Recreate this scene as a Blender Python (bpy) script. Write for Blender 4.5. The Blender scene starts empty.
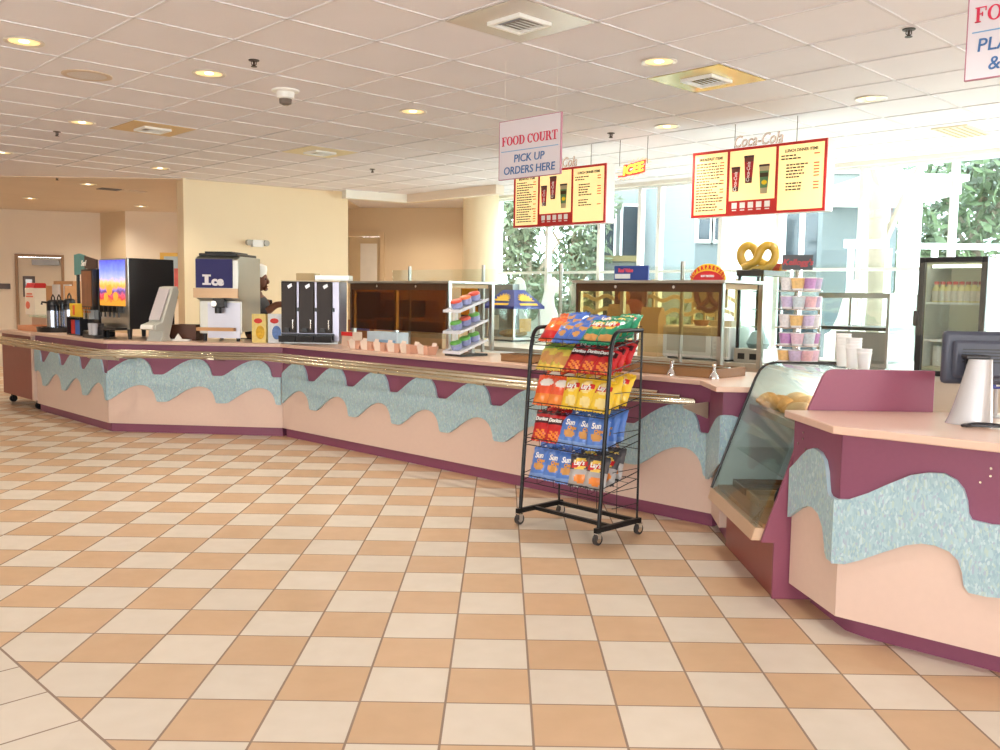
import bpy, bmesh, math, random
from math import sin, cos, pi, radians, sqrt
from mathutils import Vector, Matrix
random.seed(7)
SC = bpy.context.scene
COL = SC.collection

# ------------------------------------------------------------------ camera
EYE = 1.4718                      # eye height in metres (floor tile 0.31 m)
FOC, YAW, PITCH, ROLL = 0.9117, -0.0015, -0.0864, 0.0146
_f = Vector((sin(YAW) * cos(PITCH), cos(YAW) * cos(PITCH), sin(PITCH)))
_r = Vector((cos(YAW), -sin(YAW), 0))
_u = _r.cross(_f)
_r2 = cos(ROLL) * _r + sin(ROLL) * _u
_u2 = -sin(ROLL) * _r + cos(ROLL) * _u
cam_data = bpy.data.cameras.new('camera')
cam_data.sensor_width = 36
cam_data.lens = 36 * FOC
cam_data.clip_end = 300
cam = bpy.data.objects.new('camera', cam_data)
COL.objects.link(cam)
cam.matrix_world = Matrix(((_r2.x, _u2.x, -_f.x, 0), (_r2.y, _u2.y, -_f.y, 0), (_r2.z, _u2.z, -_f.z, EYE), (0, 0, 0, 1)))
SC.camera = cam
EYEV = Vector((0, 0, EYE))

def sight(px, py):
    return _f + _r2 * ((px - 500) / (FOC * 1000)) + _u2 * ((375 - py) / (FOC * 1000))

def at_z(px, py, z=0.0):
    d = sight(px, py)
    return EYEV + d * ((z - EYE) / d.z)

def at_y(px, py, y):
    d = sight(px, py)
    return EYEV + d * (y / d.y)

class Frame:
    """a vertical face seen in plan: u runs along it, v runs into the room behind it"""
    def __init__(s, o, deg):
        s.o = Vector((o[0], o[1], 0)); s.a = radians(deg)
        s.e = Vector((cos(s.a), sin(s.a), 0)); s.n = Vector((-sin(s.a), cos(s.a), 0))
    def pt(s, u, v, z=0.0):
        return s.o + s.e * u + s.n * v + Vector((0, 0, z))
    def uz(s, px, py, v):
        d = sight(px, py); a = s.o + s.n * v
        t = (a - EYEV).dot(s.n) / d.dot(s.n)
        p = EYEV + d * t
        return (p - s.o).dot(s.e), p.z
    def U(s, px, v, z=1.0):
        # u of the point on the line v whose image column is px, near height z
        py = 330
        for _ in range(6):
            u, zz = s.uz(px, py, v)
            w = s.pt(u, v, zz); dist = w.length
            py += (zz - z) * 911 / max(dist, .1)
        return u

FA = Frame((-5.658, 11.032), -45.5)
FB = Frame((-4.094, 9.441), -5.26)
FC = Frame((-2.233, 9.270), -43.98)
FW = Frame((-0.105, 13.915), -45.0)       # window wall
FR = Frame((1.484, 3.911), -42.0)        # right counter, front face
CEIL = 2.972

# ------------------------------------------------------------------ materials
def lin(c):
    out = []
    for v in c[:3]:
        v = v / 255.0
        out.append(v / 12.92 if v <= 0.04045 else ((v + 0.055) / 1.055) ** 2.4)
    return (*out, 1.0)

MATS = {}
def mat(name, rgb, rough=0.5, metal=0.0, vary=0.06, scale=8.0, bump=0.0, emit=0.0, coat=0.0, spec=0.5):
    if name in MATS: return MATS[name]
    m = bpy.data.materials.new(name); m.use_nodes = True
    nt = m.node_tree; b = nt.nodes['Principled BSDF']
    b.inputs['Roughness'].default_value = rough
    b.inputs['Metallic'].default_value = metal
    b.inputs['Specular IOR Level'].default_value = spec
    b.inputs['Coat Weight'].default_value = coat
    c = lin(rgb)
    b.inputs['Base Color'].default_value = c
    if vary or bump:
        tc = nt.nodes.new('ShaderNodeTexCoord')
        nz = nt.nodes.new('ShaderNodeTexNoise'); nz.inputs['Scale'].default_value = scale
        nz.inputs['Detail'].default_value = 3
        nt.links.new(tc.outputs['Object'], nz.inputs['Vector'])
        if vary:
            mx = nt.nodes.new('ShaderNodeMix'); mx.data_type = 'RGBA'
            mx.inputs[6].default_value = (*[x * (1 - vary) for x in c[:3]], 1)
            mx.inputs[7].default_value = (*[min(1, x * (1 + vary)) for x in c[:3]], 1)
            nt.links.new(nz.outputs['Fac'], mx.inputs[0])
            nt.links.new(mx.outputs[2], b.inputs['Base Color'])
        if bump:
            bp = nt.nodes.new('ShaderNodeBump'); bp.inputs['Strength'].default_value = bump
            bp.inputs['Distance'].default_value = 0.004
            nt.links.new(nz.outputs['Fac'], bp.inputs['Height'])
            nt.links.new(bp.outputs['Normal'], b.inputs['Normal'])
    if emit:
        b.inputs['Emission Color'].default_value = c
        b.inputs['Emission Strength'].default_value = emit
    MATS[name] = m
    return m

def glass(name, tint=(255, 255, 255), refl=0.06, rough=0.02):
    """thin clear sheet: mostly see-through with a mirror-like fresnel sheen"""
    if name in MATS: return MATS[name]
    m = bpy.data.materials.new(name); m.use_nodes = True
    nt = m.node_tree; nt.nodes.clear()
    o = nt.nodes.new('ShaderNodeOutputMaterial')
    t = nt.nodes.new('ShaderNodeBsdfTransparent'); t.inputs[0].default_value = lin(tint)
    g = nt.nodes.new('ShaderNodeBsdfGlossy'); g.inputs['Roughness'].default_value = rough
    lw = nt.nodes.new('ShaderNodeLayerWeight'); lw.inputs[0].default_value = .5
    pw = nt.nodes.new('ShaderNodeMath'); pw.operation = 'POWER'; pw.inputs[1].default_value = 5
    mp = nt.nodes.new('ShaderNodeMath'); mp.operation = 'MULTIPLY_ADD'
    mp.inputs[1].default_value = 0.85; mp.inputs[2].default_value = refl
    nt.links.new(lw.outputs['Facing'], pw.inputs[0])
    mx = nt.nodes.new('ShaderNodeMixShader')
    nt.links.new(pw.outputs[0], mp.inputs[0]); nt.links.new(mp.outputs[0], mx.inputs[0])
    nt.links.new(t.outputs[0], mx.inputs[1]); nt.links.new(g.outputs[0], mx.inputs[2])
    nt.links.new(mx.outputs[0], o.inputs['Surface'])
    MATS[name] = m
    return m

# ------------------------------------------------------------------ mesh builder
class MB:
    def __init__(s): s.v, s.f, s.m = [], [], []
    def add(s, vs, fs, mi=0):
        b = len(s.v); s.v += [tuple(v) for v in vs]
        for k, f in enumerate(fs):
            s.f.append(tuple(b + i for i in f)); s.m.append(mi[k] if isinstance(mi, list) else mi)
        return s
    def box(s, x0, x1, y0, y1, z0, z1, mi=0):
        vs = [(x, y, z) for z in (z0, z1) for y in (y0, y1) for x in (x0, x1)]
        return s.add(vs, [(0, 2, 3, 1), (4, 5, 7, 6), (0, 1, 5, 4), (2, 6, 7, 3), (0, 4, 6, 2), (1, 3, 7, 5)], mi)
    def obox(s, c, size, R, mi=0):
        c = Vector(c); hx, hy, hz = [k / 2 for k in size]
        vs = [c + R @ Vector((x, y, z)) for z in (-hz, hz) for y in (-hy, hy) for x in (-hx, hx)]
        return s.add(vs, [(0, 2, 3, 1), (4, 5, 7, 6), (0, 1, 5, 4), (2, 6, 7, 3), (0, 4, 6, 2), (1, 3, 7, 5)], mi)
    def prism(s, poly, ext, mi=0, side=None):
        n = len(poly); ext = Vector(ext); p = [Vector(q) for q in poly]
        vs = p + [q + ext for q in p]
        s.add(vs, [tuple(range(n)), tuple(range(2 * n - 1, n - 1, -1))], mi)
        b = len(s.v) - 2 * n
        for i in range(n):
            j = (i + 1) % n
            s.f.append((b + i, b + j, b + n + j, b + n + i)); s.m.append(mi if side is None else side)
        return s
    def plan(s, poly, z0, z1, mi=0):
        return s.prism([(x, y, z0) for x, y in poly], (0, 0, z1 - z0), mi)
    def xz(s, poly, y0, y1, mi=0, side=None):
        return s.prism([(x, y0, z) for x, z in poly], (0, y1 - y0, 0), mi, side)
    def yz(s, poly, x0, x1, mi=0):
        return s.prism([(x0, y, z) for y, z in poly], (x1 - x0, 0, 0), mi)
    def cyl(s, p0, p1, r0, r1=None, n=12, mi=0, caps=True):
        r1 = r0 if r1 is None else r1
        p0, p1 = Vector(p0), Vector(p1); d = (p1 - p0).normalized()
        a = d.orthogonal().normalized(); b = d.cross(a)
        vs = [p0 + (a * cos(2 * pi * k / n) + b * sin(2 * pi * k / n)) * r0 for k in range(n)]
        vs += [p1 + (a * cos(2 * pi * k / n) + b * sin(2 * pi * k / n)) * r1 for k in range(n)]
        fs = [(k, (k + 1) % n, n + (k + 1) % n, n + k) for k in range(n)]
        if caps: fs += [tuple(range(n - 1, -1, -1)), tuple(range(n, 2 * n))]
        return s.add(vs, fs, mi)
    def tube(s, pts, r, n=8, mi=0, closed=False):
        pts = [Vector(p) for p in pts]; N = len(pts); vs = []; fs = []; prev = None
        for i, p in enumerate(pts):
            a = pts[i - 1] if (i > 0 or closed) else p; b = pts[(i + 1) % N] if (i < N - 1 or closed) else p
            t = (b - a).normalized()
            if prev is None: x = t.orthogonal().normalized()
            else: x = (prev - t * prev.dot(t)).normalized()
            prev = x; y = t.cross(x); rr = r[i] if isinstance(r, (list, tuple)) else r
            vs += [p + (x * cos(2 * pi * k / n) + y * sin(2 * pi * k / n)) * rr for k in range(n)]
        for i in range(N if closed else N - 1):
            j = (i + 1) % N
            fs += [(i * n + k, i * n + (k + 1) % n, j * n + (k + 1) % n, j * n + k) for k in range(n)]
        if not closed: fs += [tuple(range(n - 1, -1, -1)), tuple((N - 1) * n + k for k in range(n))]
        return s.add(vs, fs, mi)
    def lathe(s, prof, n=20, c=(0, 0, 0), mi=0, cap=True):
        vs, fs, ms = [], [], []
        for r, z in prof: vs += [(c[0] + r * cos(2 * pi * k / n), c[1] + r * sin(2 * pi * k / n), c[2] + z) for k in range(n)]
        for i in range(len(prof) - 1):
            for k in range(n):
                fs.append((i * n + k, i * n + (k + 1) % n, (i + 1) * n + (k + 1) % n, (i + 1) * n + k))
                ms.append(mi[i] if isinstance(mi, list) else mi)
        if cap:
            fs += [tuple(range(n - 1, -1, -1)), tuple((len(prof) - 1) * n + k for k in range(n))]
            ms += [ms[0], ms[-2]]
        return s.add(vs, fs, ms)
    def ell(s, c, r, nu=16, nv=10, mi=0, R=None):
        vs, fs = [], []
        R = R or Matrix.Identity(3); c = Vector(c)
        for j in range(1, nv):
            th = pi * j / nv
            for i in range(nu):
                ph = 2 * pi * i / nu
                vs.append(c + R @ Vector((r[0] * sin(th) * cos(ph), r[1] * sin(th) * sin(ph), r[2] * cos(th))))
        top = len(vs); vs.append(c + R @ Vector((0, 0, r[2]))); vs.append(c + R @ Vector((0, 0, -r[2])))
        for j in range(nv - 2):
            for i in range(nu):
                k = (i + 1) % nu
                fs.append((j * nu + i, (j + 1) * nu + i, (j + 1) * nu + k, j * nu + k))
        for i in range(nu):
            k = (i + 1) % nu
            fs.append((top, i, k)); fs.append((top + 1, (nv - 2) * nu + k, (nv - 2) * nu + i))
        return s.add(vs, fs, mi)
    def mesh(s, name, mats, smooth=True, recalc=True):
        me = bpy.data.meshes.new(name)
        me.from_pydata(s.v, [], s.f)
        for m in (mats if isinstance(mats, (list, tuple)) else [mats]): me.materials.append(m)
        me.polygons.foreach_set('material_index', s.m)
        if recalc:
            bm = bmesh.new(); bm.from_mesh(me); bmesh.ops.recalc_face_normals(bm, faces=bm.faces); bm.to_mesh(me); bm.free()
        if smooth:
            me.shade_smooth(); me.set_sharp_from_angle(angle=radians(38))
        me.update()
        return me
    def build(s, name, mats, parent=None, loc=None, rotz=0.0, smooth=True, bevel=0.0, recalc=True):
        return link(name, s.mesh(name, mats, smooth, recalc), parent, loc, rotz, bevel)

def link(name, me, parent=None, loc=None, rotz=0.0, bevel=0.0, rot=None):
    o = bpy.data.objects.new(name, me); COL.objects.link(o)
    if parent is not None: o.parent = parent
    if loc is not None: o.location = loc
    o.rotation_euler = rot if rot is not None else (0, 0, rotz)
    if bevel:
        b = o.modifiers.new('bevel', 'BEVEL'); b.width = bevel; b.segments = 2; b.limit_method = 'ANGLE'; b.angle_limit = radians(40)
    return o

def tag(o, label, cat, group=None):
    o['label'] = label; o['category'] = cat
    if group: o['group'] = group
    return o

def thing(name, label, cat, loc=(0, 0, 0), rotz=0.0, group=None):
    o = bpy.data.objects.new(name, None); COL.objects.link(o)
    o.empty_display_size = 0.1
    o.location = loc; o.rotation_euler = (0, 0, rotz)
    return tag(o, label, cat, group)

def struct(o):
    o['kind'] = 'structure'; return o

def dup(root, loc, rotz, label, group=None, scale=None):
    r = root.copy(); COL.objects.link(r); r.location = loc
    e = r.rotation_euler; r.rotation_euler = (e.x, e.y, rotz)
    r['label'] = label
    if group: r['group'] = group
    for ch in list(root.children):
        c = ch.copy(); COL.objects.link(c); c.parent = r
        for g in list(ch.children):
            d = g.copy(); COL.objects.link(d); d.parent = c
    return r

TXT = {}
def text_mesh(s, size, depth=0.002, bold=0.0, shear=0.0, xs=1.0, m=None, align='CENTER', spacing=1.0):
    """lettering as a mesh in the x-z plane, facing -y, centred on x, baseline at z=0"""
    cu = bpy.data.curves.new('lettering', 'FONT')
    cu.body = s; cu.size = size; cu.extrude = depth / 2; cu.offset = bold; cu.shear = shear
    cu.align_x = align; cu.resolution_u = 3; cu.space_character = spacing
    ob = bpy.data.objects.new('lettering_tmp', cu); COL.objects.link(ob)
    bpy.context.view_layer.update()
    me = bpy.data.meshes.new_from_object(ob.evaluated_get(bpy.context.evaluated_depsgraph_get()))
    bpy.data.objects.remove(ob); bpy.data.curves.remove(cu)
    for v in me.vertices:
        x, y, z = v.co; v.co = (x * xs, -z, y)
    me.materials.clear()
    if m: me.materials.append(m)
    me.name = 'lettering'
    return me
# ------------------------------------------------------------------ palette
BURG = mat('burgundy laminate', (134, 74, 100), 0.38, vary=.05, scale=60)
BURG2 = mat('burgundy woodgrain laminate', (140, 70, 66), 0.35, vary=.08, scale=14)
PEACH = mat('peach laminate', (219, 193, 178), 0.42, vary=.03, scale=30)
TOP = mat('salmon countertop laminate', (220, 186, 166), 0.28, vary=.04, scale=40)
STEEL = mat('brushed stainless steel', (200, 200, 196), 0.28, 1.0, vary=.06, scale=20)
STEELM = mat('satin steel sheet', (188, 188, 182), 0.42, 0.85, vary=.05, scale=12)
CHROME = mat('chrome', (225, 225, 225), 0.08, 1.0, vary=0)
BRASS = mat('pale brass rail', (208, 200, 182), .26, 1.0, vary=.03)
BLACK = mat('black plastic', (24, 24, 26), 0.35, vary=.1)
BLACKM = mat('black powder coated wire', (20, 20, 22), 0.38, 0.2, vary=.1)
DARK = mat('charcoal plastic', (52, 50, 52), 0.4, vary=.08)
WHITE = mat('white plastic', (236, 236, 232), 0.4, vary=.03)
GREYP = mat('warm grey plastic', (196, 192, 188), 0.4, vary=.03)
CREAMW = mat('cream painted wall', (236, 218, 184), 0.75, vary=.025, scale=2.5, bump=.05)
TANW = mat('tan painted wall', (214, 192, 160), 0.75, vary=.03, scale=2.5, bump=.05)
PALEW = mat('pale cream painted wall', (228, 214, 196), 0.75, vary=.03, scale=2.5, bump=.05)
WHITEW = mat('white painted soffit', (240, 238, 230), 0.7, vary=.02, scale=2.5)
CLEAR = glass('clear sheet glass', (246, 250, 248), .05)
CLEAR2 = glass('window glass', (236, 245, 246), .05)

# wave laminate: pale aqua ground with small slivers of white, olive and lilac
def wave_material():
    m = bpy.data.materials.new('aqua sliver laminate'); m.use_nodes = True
    nt = m.node_tree; b = nt.nodes['Principled BSDF']; b.inputs['Roughness'].default_value = .45
    tc = nt.nodes.new('ShaderNodeTexCoord')
    vo = nt.nodes.new('ShaderNodeTexVoronoi'); vo.inputs['Scale'].default_value = 150
    mp = nt.nodes.new('ShaderNodeMapping'); mp.inputs['Scale'].default_value = (1, 1, .42); mp.inputs['Rotation'].default_value = (0, .7, 0)
    nt.links.new(tc.outputs['Object'], mp.inputs[0])
    nz = nt.nodes.new('ShaderNodeTexNoise'); nz.inputs['Scale'].default_value = 14
    nt.links.new(tc.outputs['Object'], nz.inputs[0])
    ad = nt.nodes.new('ShaderNodeMix'); ad.data_type = 'RGBA'; ad.inputs[0].default_value = .03
    nt.links.new(mp.outputs[0], ad.inputs[6]); nt.links.new(nz.outputs['Color'], ad.inputs[7])
    nt.links.new(ad.outputs[2], vo.inputs['Vector'])
    sp = nt.nodes.new('ShaderNodeSeparateColor'); nt.links.new(vo.outputs['Color'], sp.inputs[0])
    cr = nt.nodes.new('ShaderNodeValToRGB'); e = cr.color_ramp; e.interpolation = 'CONSTANT'
    cols = [(0, (164, 194, 202)), (.3, (156, 187, 197)), (.5, (172, 201, 208)), (.62, (178, 200, 194)), (.72, (150, 180, 194)), (.84, (188, 210, 214)), (.93, (164, 178, 196))]
    e.elements[0].color = lin(cols[0][1]); e.elements[1].position = cols[1][0]; e.elements[1].color = lin(cols[1][1])
    for p, c in cols[2:]:
        q = e.elements.new(p); q.color = lin(c)
    nt.links.new(sp.outputs[0], cr.inputs[0]); nt.links.new(cr.outputs[0], b.inputs['Base Color'])
    return m
WAVE = wave_material()
WAVE_EDGE = mat('pale blue wave edge', (176, 204, 214), .45, vary=.03)

# ------------------------------------------------------------------ floor
S = 0.31
def floor_material():
    m = bpy.data.materials.new('checkered ceramic tile'); m.use_nodes = True
    nt = m.node_tree; b = nt.nodes['Principled BSDF']
    N = lambda t: nt.nodes.new(t); L = nt.links.new
    def M(op, a, c=None, d=None):
        n = N('ShaderNodeMath'); n.operation = op
        for i, x in enumerate((a, c, d)):
            if x is None: continue
            if isinstance(x, (int, float)): n.inputs[i].default_value = x
            else: L(x, n.inputs[i])
        return n.outputs[0]
    tc = N('ShaderNodeTexCoord'); sx = N('ShaderNodeSeparateXYZ'); L(tc.outputs['Object'], sx.inputs[0])
    X, Y = sx.outputs[0], sx.outputs[1]
    u = M('MULTIPLY_ADD', X, 1 / S, 0.5987 + 200); v = M('MULTIPLY_ADD', Y, 1 / S, -9.2893 + 200)
    def grout(q, w):   # 1 on the joint
        fr = M('FRACT', q); d = M('MINIMUM', fr, M('SUBTRACT', 1.0, fr))
        return M('LESS_THAN', d, w)
    g1 = M('MAXIMUM', grout(u, .014), grout(v, .012))
    par = M('MODULO', M('ADD', M('FLOOR', u), M('FLOOR', v)), 2.0)
    # plain band laid on the diagonal, beyond the border joint at the lower left
    r = sqrt(.5)
    p = M('ADD', M('MULTIPLY', X, r), M('MULTIPLY', Y, r))          # across the band
    q = M('SUBTRACT', M('MULTIPLY', X, r), M('MULTIPLY', Y, r))     # along it
    edge = 1.122
    inb = M('LESS_THAN', p, edge)
    pu = M('MULTIPLY_ADD', p, 1 / S, 200 - edge / S); qu = M('MULTIPLY_ADD', q, 1 / S, 200.13)
    g2 = M('MAXIMUM', grout(pu, .012), grout(qu, .014))
    ge = M('LESS_THAN', M('ABSOLUTE', M('SUBTRACT', p, edge)), .005)
    g = M('MAXIMUM', ge, M('ADD', M('MULTIPLY', g2, inb), M('MULTIPLY', g1, M('SUBTRACT', 1.0, inb))))
    # per-tile tone + clouding
    wn = N('ShaderNodeTexWhiteNoise'); wn.noise_dimensions = '2D'
    cb = N('ShaderNodeCombineXYZ'); L(M('FLOOR', u), cb.inputs[0]); L(M('FLOOR', v), cb.inputs[1]); L(cb.outputs[0], wn.inputs['Vector'])
    nz = N('ShaderNodeTexNoise'); nz.inputs['Scale'].default_value = 9; nz.inputs['Detail'].default_value = 6; L(tc.outputs['Object'], nz.inputs[0])
    def mixc(f, a, c):
        n = N('ShaderNodeMix'); n.data_type = 'RGBA'
        if isinstance(f, (int, float)): n.inputs[0].default_value = f
        else: L(f, n.inputs[0])
        for i, x in ((6, a), (7, c)):
            if isinstance(x, tuple): n.inputs[i].default_value = lin(x)
            else: L(x, n.inputs[i])
        return n.outputs[2]
    cream = mixc(nz.outputs['Fac'], (210, 197, 178), (222, 211, 195))
    tan = mixc(nz.outputs['Fac'], (196, 161, 124), (210, 176, 140))
    sel = M('MULTIPLY', par, M('SUBTRACT', 1.0, inb))
    tile = mixc(sel, cream, tan)
    hs = N('ShaderNodeHueSaturation'); L(tile, hs.inputs['Color']); L(M('MULTIPLY_ADD', wn.outputs['Value'], .08, .96), hs.inputs['Value'])
    col = mixc(g, hs.outputs[0], (146, 124, 106))
    L(col, b.inputs['Base Color'])
    b.inputs['Roughness'].default_value = .36
    L(M('MULTIPLY_ADD', g, .4, .34), b.inputs['Roughness'])
    bp = N('ShaderNodeBump'); bp.inputs['Strength'].default_value = .35; bp.inputs['Distance'].default_value = .003
    L(M('SUBTRACT', 1.0, g), bp.inputs['Height']); L(bp.outputs[0], b.inputs['Normal'])
    return m
mb = MB(); mb.add([(-12, -6, 0), (8.3, -6, 0), (8.3, 5.6, 0), (-.1, 14.0, 0), (-.1, 17.5, 0), (-1, 22, 0), (-14, 22, 0)], [tuple(range(7))])
struct(mb.build('floor', floor_material(), recalc=False))

# ------------------------------------------------------------------ ceiling
def ceil_material(name, rgb):
    m = mat(name, rgb, .85, vary=.03, scale=3)
    return m
TILE = ceil_material('white acoustic tile', (227, 223, 227))
TBAR = mat('white ceiling grid bar', (217, 214, 217), .8, vary=.02, spec=.15)
mb = MB()
# main tiled ceiling ends along the line of the window wall; far left it stops at the lower tan ceiling
far = [at_z(183, 177, CEIL), at_z(0, 186, CEIL)]
wl = FW.pt(-12, 0); 
mb.plan([(-12, -6), (8.3, -6), (8.3, 5.6), (-.1, 14.0), (-.1, 17.5), (-2.5, 17.5), (-2.5, 13.5), (-4.2, 12.3), (-12, 12.3)], CEIL, CEIL + .1)
struct(mb.build('ceiling', TILE))
TH = radians(43.867); DA = Vector((cos(TH), sin(TH), 0)); DB = Vector((sin(TH), -cos(TH), 0)); TS = .6006
C0 = Vector((-2.053, 5.168, 0))
mb = MB()
def clip(o, d):
    """stretch of the line o + t d inside the room and in front of the window wall"""
    lo, hi = -40., 40.
    for n, k in ((Vector((1, 0, 0)), 6.5), (Vector((-1, 0, 0)), 10.5), (Vector((0, 1, 0)), 12.28 if False else 15.6), (Vector((-.577, .816, 0)), 12.42), (Vector((0, -1, 0)), 1.0), (FW.n, FW.o.dot(FW.n) - .02)):
        a = d.dot(n); c = k - o.dot(n)
        if abs(a) < 1e-9:
            if c < 0: return None
        elif a > 0: hi = min(hi, c / a)
        else: lo = max(lo, c / a)
    return (lo, hi) if hi - lo > .2 else None
for k in range(-22, 23):
    for o, d, w in ((C0 + DA * (k * TS), DB, .012), (C0 + DB * (k * TS), DA, .012)):
        c = clip(o, d)
        if c:
            R = Matrix.Rotation(math.atan2(d.y, d.x), 3, 'Z'); mid = o + d * ((c[0] + c[1]) / 2)
            mb.obox((mid.x, mid.y, CEIL - .003), (c[1] - c[0], w * 1.5, .006), R)
struct(mb.build('ceiling_grid', TBAR))['kind'] = 'structure'
TANC = mat('tan plaster ceiling', (216, 200, 182), .6, vary=.08, scale=1.2)
mb = MB(); mb.plan([(-14, 12.3), (-4.2, 12.3), (-2.5, 13.5), (-2.5, 22), (-14, 22)], CEIL - .012, CEIL + .1)
struct(mb.build('ceiling_rear', TANC))

# ------------------------------------------------------------------ walls
def wall(name, a, b, z0, z1, m, t=.15):
    """wall whose visible face runs from a to b (left to right as seen)"""
    a, b = Vector((a[0], a[1], 0)), Vector((b[0], b[1], 0)); d = b - a
    mb = MB(); mb.box(0, d.length, 0, t, z0, z1)
    return struct(mb.build(name, m, loc=a, rotz=math.atan2(d.y, d.x)))
p0, p1 = at_z(0, 209, CEIL - .012), at_z(100, 213, CEIL - .012)
w1 = p1 - p0; left_end = p0 - w1.normalized() * 3
# far left wall with a doorway (pixels 15..65) split into three pieces
FL_ = Frame((p0.x, p0.y), math.degrees(math.atan2(w1.y, w1.x)))
du0, dz = FL_.uz(16, 254, 0); du1, _ = FL_.uz(65, 254, 0); dz = 2.25
du0, _ = FL_.uz(16, 300, 0); du1, _ = FL_.uz(65, 300, 0)
dz = (FL_.uz(16, 254, 0)[1] + FL_.uz(64, 255, 0)[1]) / 2
uend = w1.length
mb = MB(); mb.box(-3, du0, 0, .15, 0, CEIL).box(du1, uend, 0, .15, 0, CEIL).box(du0, du1, 0, .15, dz, CEIL)
struct(mb.build('wall_far_left', PALEW, loc=FL_.o, rotz=FL_.a))
p2 = at_z(125, 211, CEIL - .012)
wall('wall_far_left_return', p1, p2, 0, CEIL, TANW)
p3 = Vector((-3.0, 17.7, CEIL))
d3 = (p3 - p2).normalized()
wall('wall_far_middle', p2, p2 + d3 * 4.4, 0, CEIL, PALEW)
q0, q1 = at_z(183, 178, CEIL), at_z(348, 192, CEIL)
FP = Frame((q0.x, q0.y), math.degrees(math.atan2(q1.y - q0.y, q1.x - q0.x)))
plen = (q1 - q0).length
mb = MB(); mb.box(0, plen, 0, .3, 0, CEIL)
struct(mb.build('wall_partition', CREAMW, loc=FP.o, rotz=FP.a))
# back kitchen wall seen between partition and window wall
b0 = at_z(340, 209, 2.9); 
FK = Frame((-3.2, 16.2), -8.0)
ku0, kz = FK.uz(385, 232, 0); 
mb = MB(); mb.box(.25, ku0 - 1.3, 0, .15, 0, CEIL).box(ku0, 2.84, 0, .15, 0, CEIL).box(ku0 - 1.3, ku0, 0, .15, kz, CEIL)
struct(mb.build('wall_kitchen_back', TANW, loc=FK.o, rotz=FK.a))
wall('wall_kitchen_right', (-.3, 17.3), (-.32, 14.3), 0, CEIL, TANW)
# double door in the back kitchen wall
mb = MB(); mb.box(ku0 - 1.3, ku0 - 1.22, -.03, .1, 0, kz).box(ku0 - .08, ku0, -.03, .1, 0, kz).box(ku0 - 1.22, ku0 - .08, -.03, .1, kz - .08, kz)
kd = struct(mb.build('door_2', mat('tan door frame', (216, 192, 156), .5), loc=FK.o, rotz=FK.a))
for x in (ku0 - 1.22, ku0 - .65):
    mb = MB(); mb.box(x + .002, x + .568, .03, .07, .01, kz - .085)
    lf = struct(mb.build('door_leaf', mat('tan door leaf', (206, 186, 152), .55), kd))
    mb = MB(); mb.box(x + (.06 if x < ku0 - 1 else .2), x + (.36 if x < ku0 - 1 else .5), .02, .03, .12, kz - .2)
    struct(mb.build('door_panel', mat('white door panel', (232, 228, 220), .5), lf))

# drop beam in front of the kitchen, and the window head
HEAD = 2.93
mb = MB(); mb.box(-.3, 11.7, 0, .2, HEAD, CEIL)
struct(mb.build('wall_window_head', WHITEW, loc=FW.o, rotz=FW.a))
BZ = 2.85
s0, s1 = at_z(407, 202.5, BZ), at_z(496, 193.5, BZ)
wall('wall_beam_left', s0, s1, BZ, CEIL - .001, PALEW)
wall('wall_beam_front', at_z(346, 198, BZ), s0, BZ, CEIL - .001, WHITEW)
# round column at the left end of the windows
mb = MB(); cc = FW.pt(-.4, .1); cx_ = (477.5 - 500) / 911.7 * 13.75; mb.cyl((cx_, 13.75, 0), (cx_, 13.75, CEIL - .001), .265, n=40)
struct(mb.build('column', CREAMW))
# low wall under the windows
mb = MB(); mb.box(-.1, 11.7, .0, .2, 0, .45)
struct(mb.build('wall_under_window', WHITEW, loc=FW.o, rotz=FW.a))
# walls that close the room out of frame; the rear one has unseen window openings added to admit daylight
mb = MB(); mb.box(-.15, 0, -6, 18, 0, CEIL)
struct(mb.build('wall_left', PALEW, loc=(-10.6, 0, 0)))
mb = MB(); mb.box(0, .15, -6, 5.5, 0, CEIL)
struct(mb.build('wall_right', PALEW, loc=(8.2, 0, 0)))
mb = MB(); mb.box(-10.6, 8.3, -6.15, -6, 0, .9).box(-10.6, 8.3, -6.15, -6, 2.15, CEIL)
for x in (-10.6, -7.0, -3.4, .2, 3.8, 7.4): mb.box(x, x + .3, -6.15, -6, .9, 2.15)
struct(mb.build('wall_rear', PALEW))

# ------------------------------------------------------------------ windows
ALU = mat('white aluminium mullion', (236, 240, 242), .4, .1, vary=.02)
def window(n, u0, u1, z0, z1, transom):
    w = thing('window_%d' % n, '', 'window', FW.pt(u0, .08), FW.a)
    for k in ('label', 'category'): del w[k]
    w['kind'] = 'structure'
    W = u1 - u0; mb = MB(); t = .028
    mb.box(0, t, 0, .09, z0, z1).box(W - t, W, 0, .09, z0, z1).box(t, W - t, 0, .09, z0, z0 + t).box(t, W - t, 0, .09, z1 - t, z1)
    mb.box(t, W - t, 0.01, .08, transom - .018, transom + .018)
    struct(mb.build('window_frame', ALU, w))
    mb = MB(); mb.box(t, W - t, .04, .046, z0 + t, z1 - t)
    struct(mb.build('window_pane', CLEAR2, w))
edges = [497, 546, 598, 638, 657, 719, 776, 858, 949, 1050, 1180, 1330, 1500]
us = [FW.U(px, .08, 1.9) for px in edges]
for i in range(len(us) - 1): window(i + 1, us[i], us[i + 1], .45, HEAD, 1.82)
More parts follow.
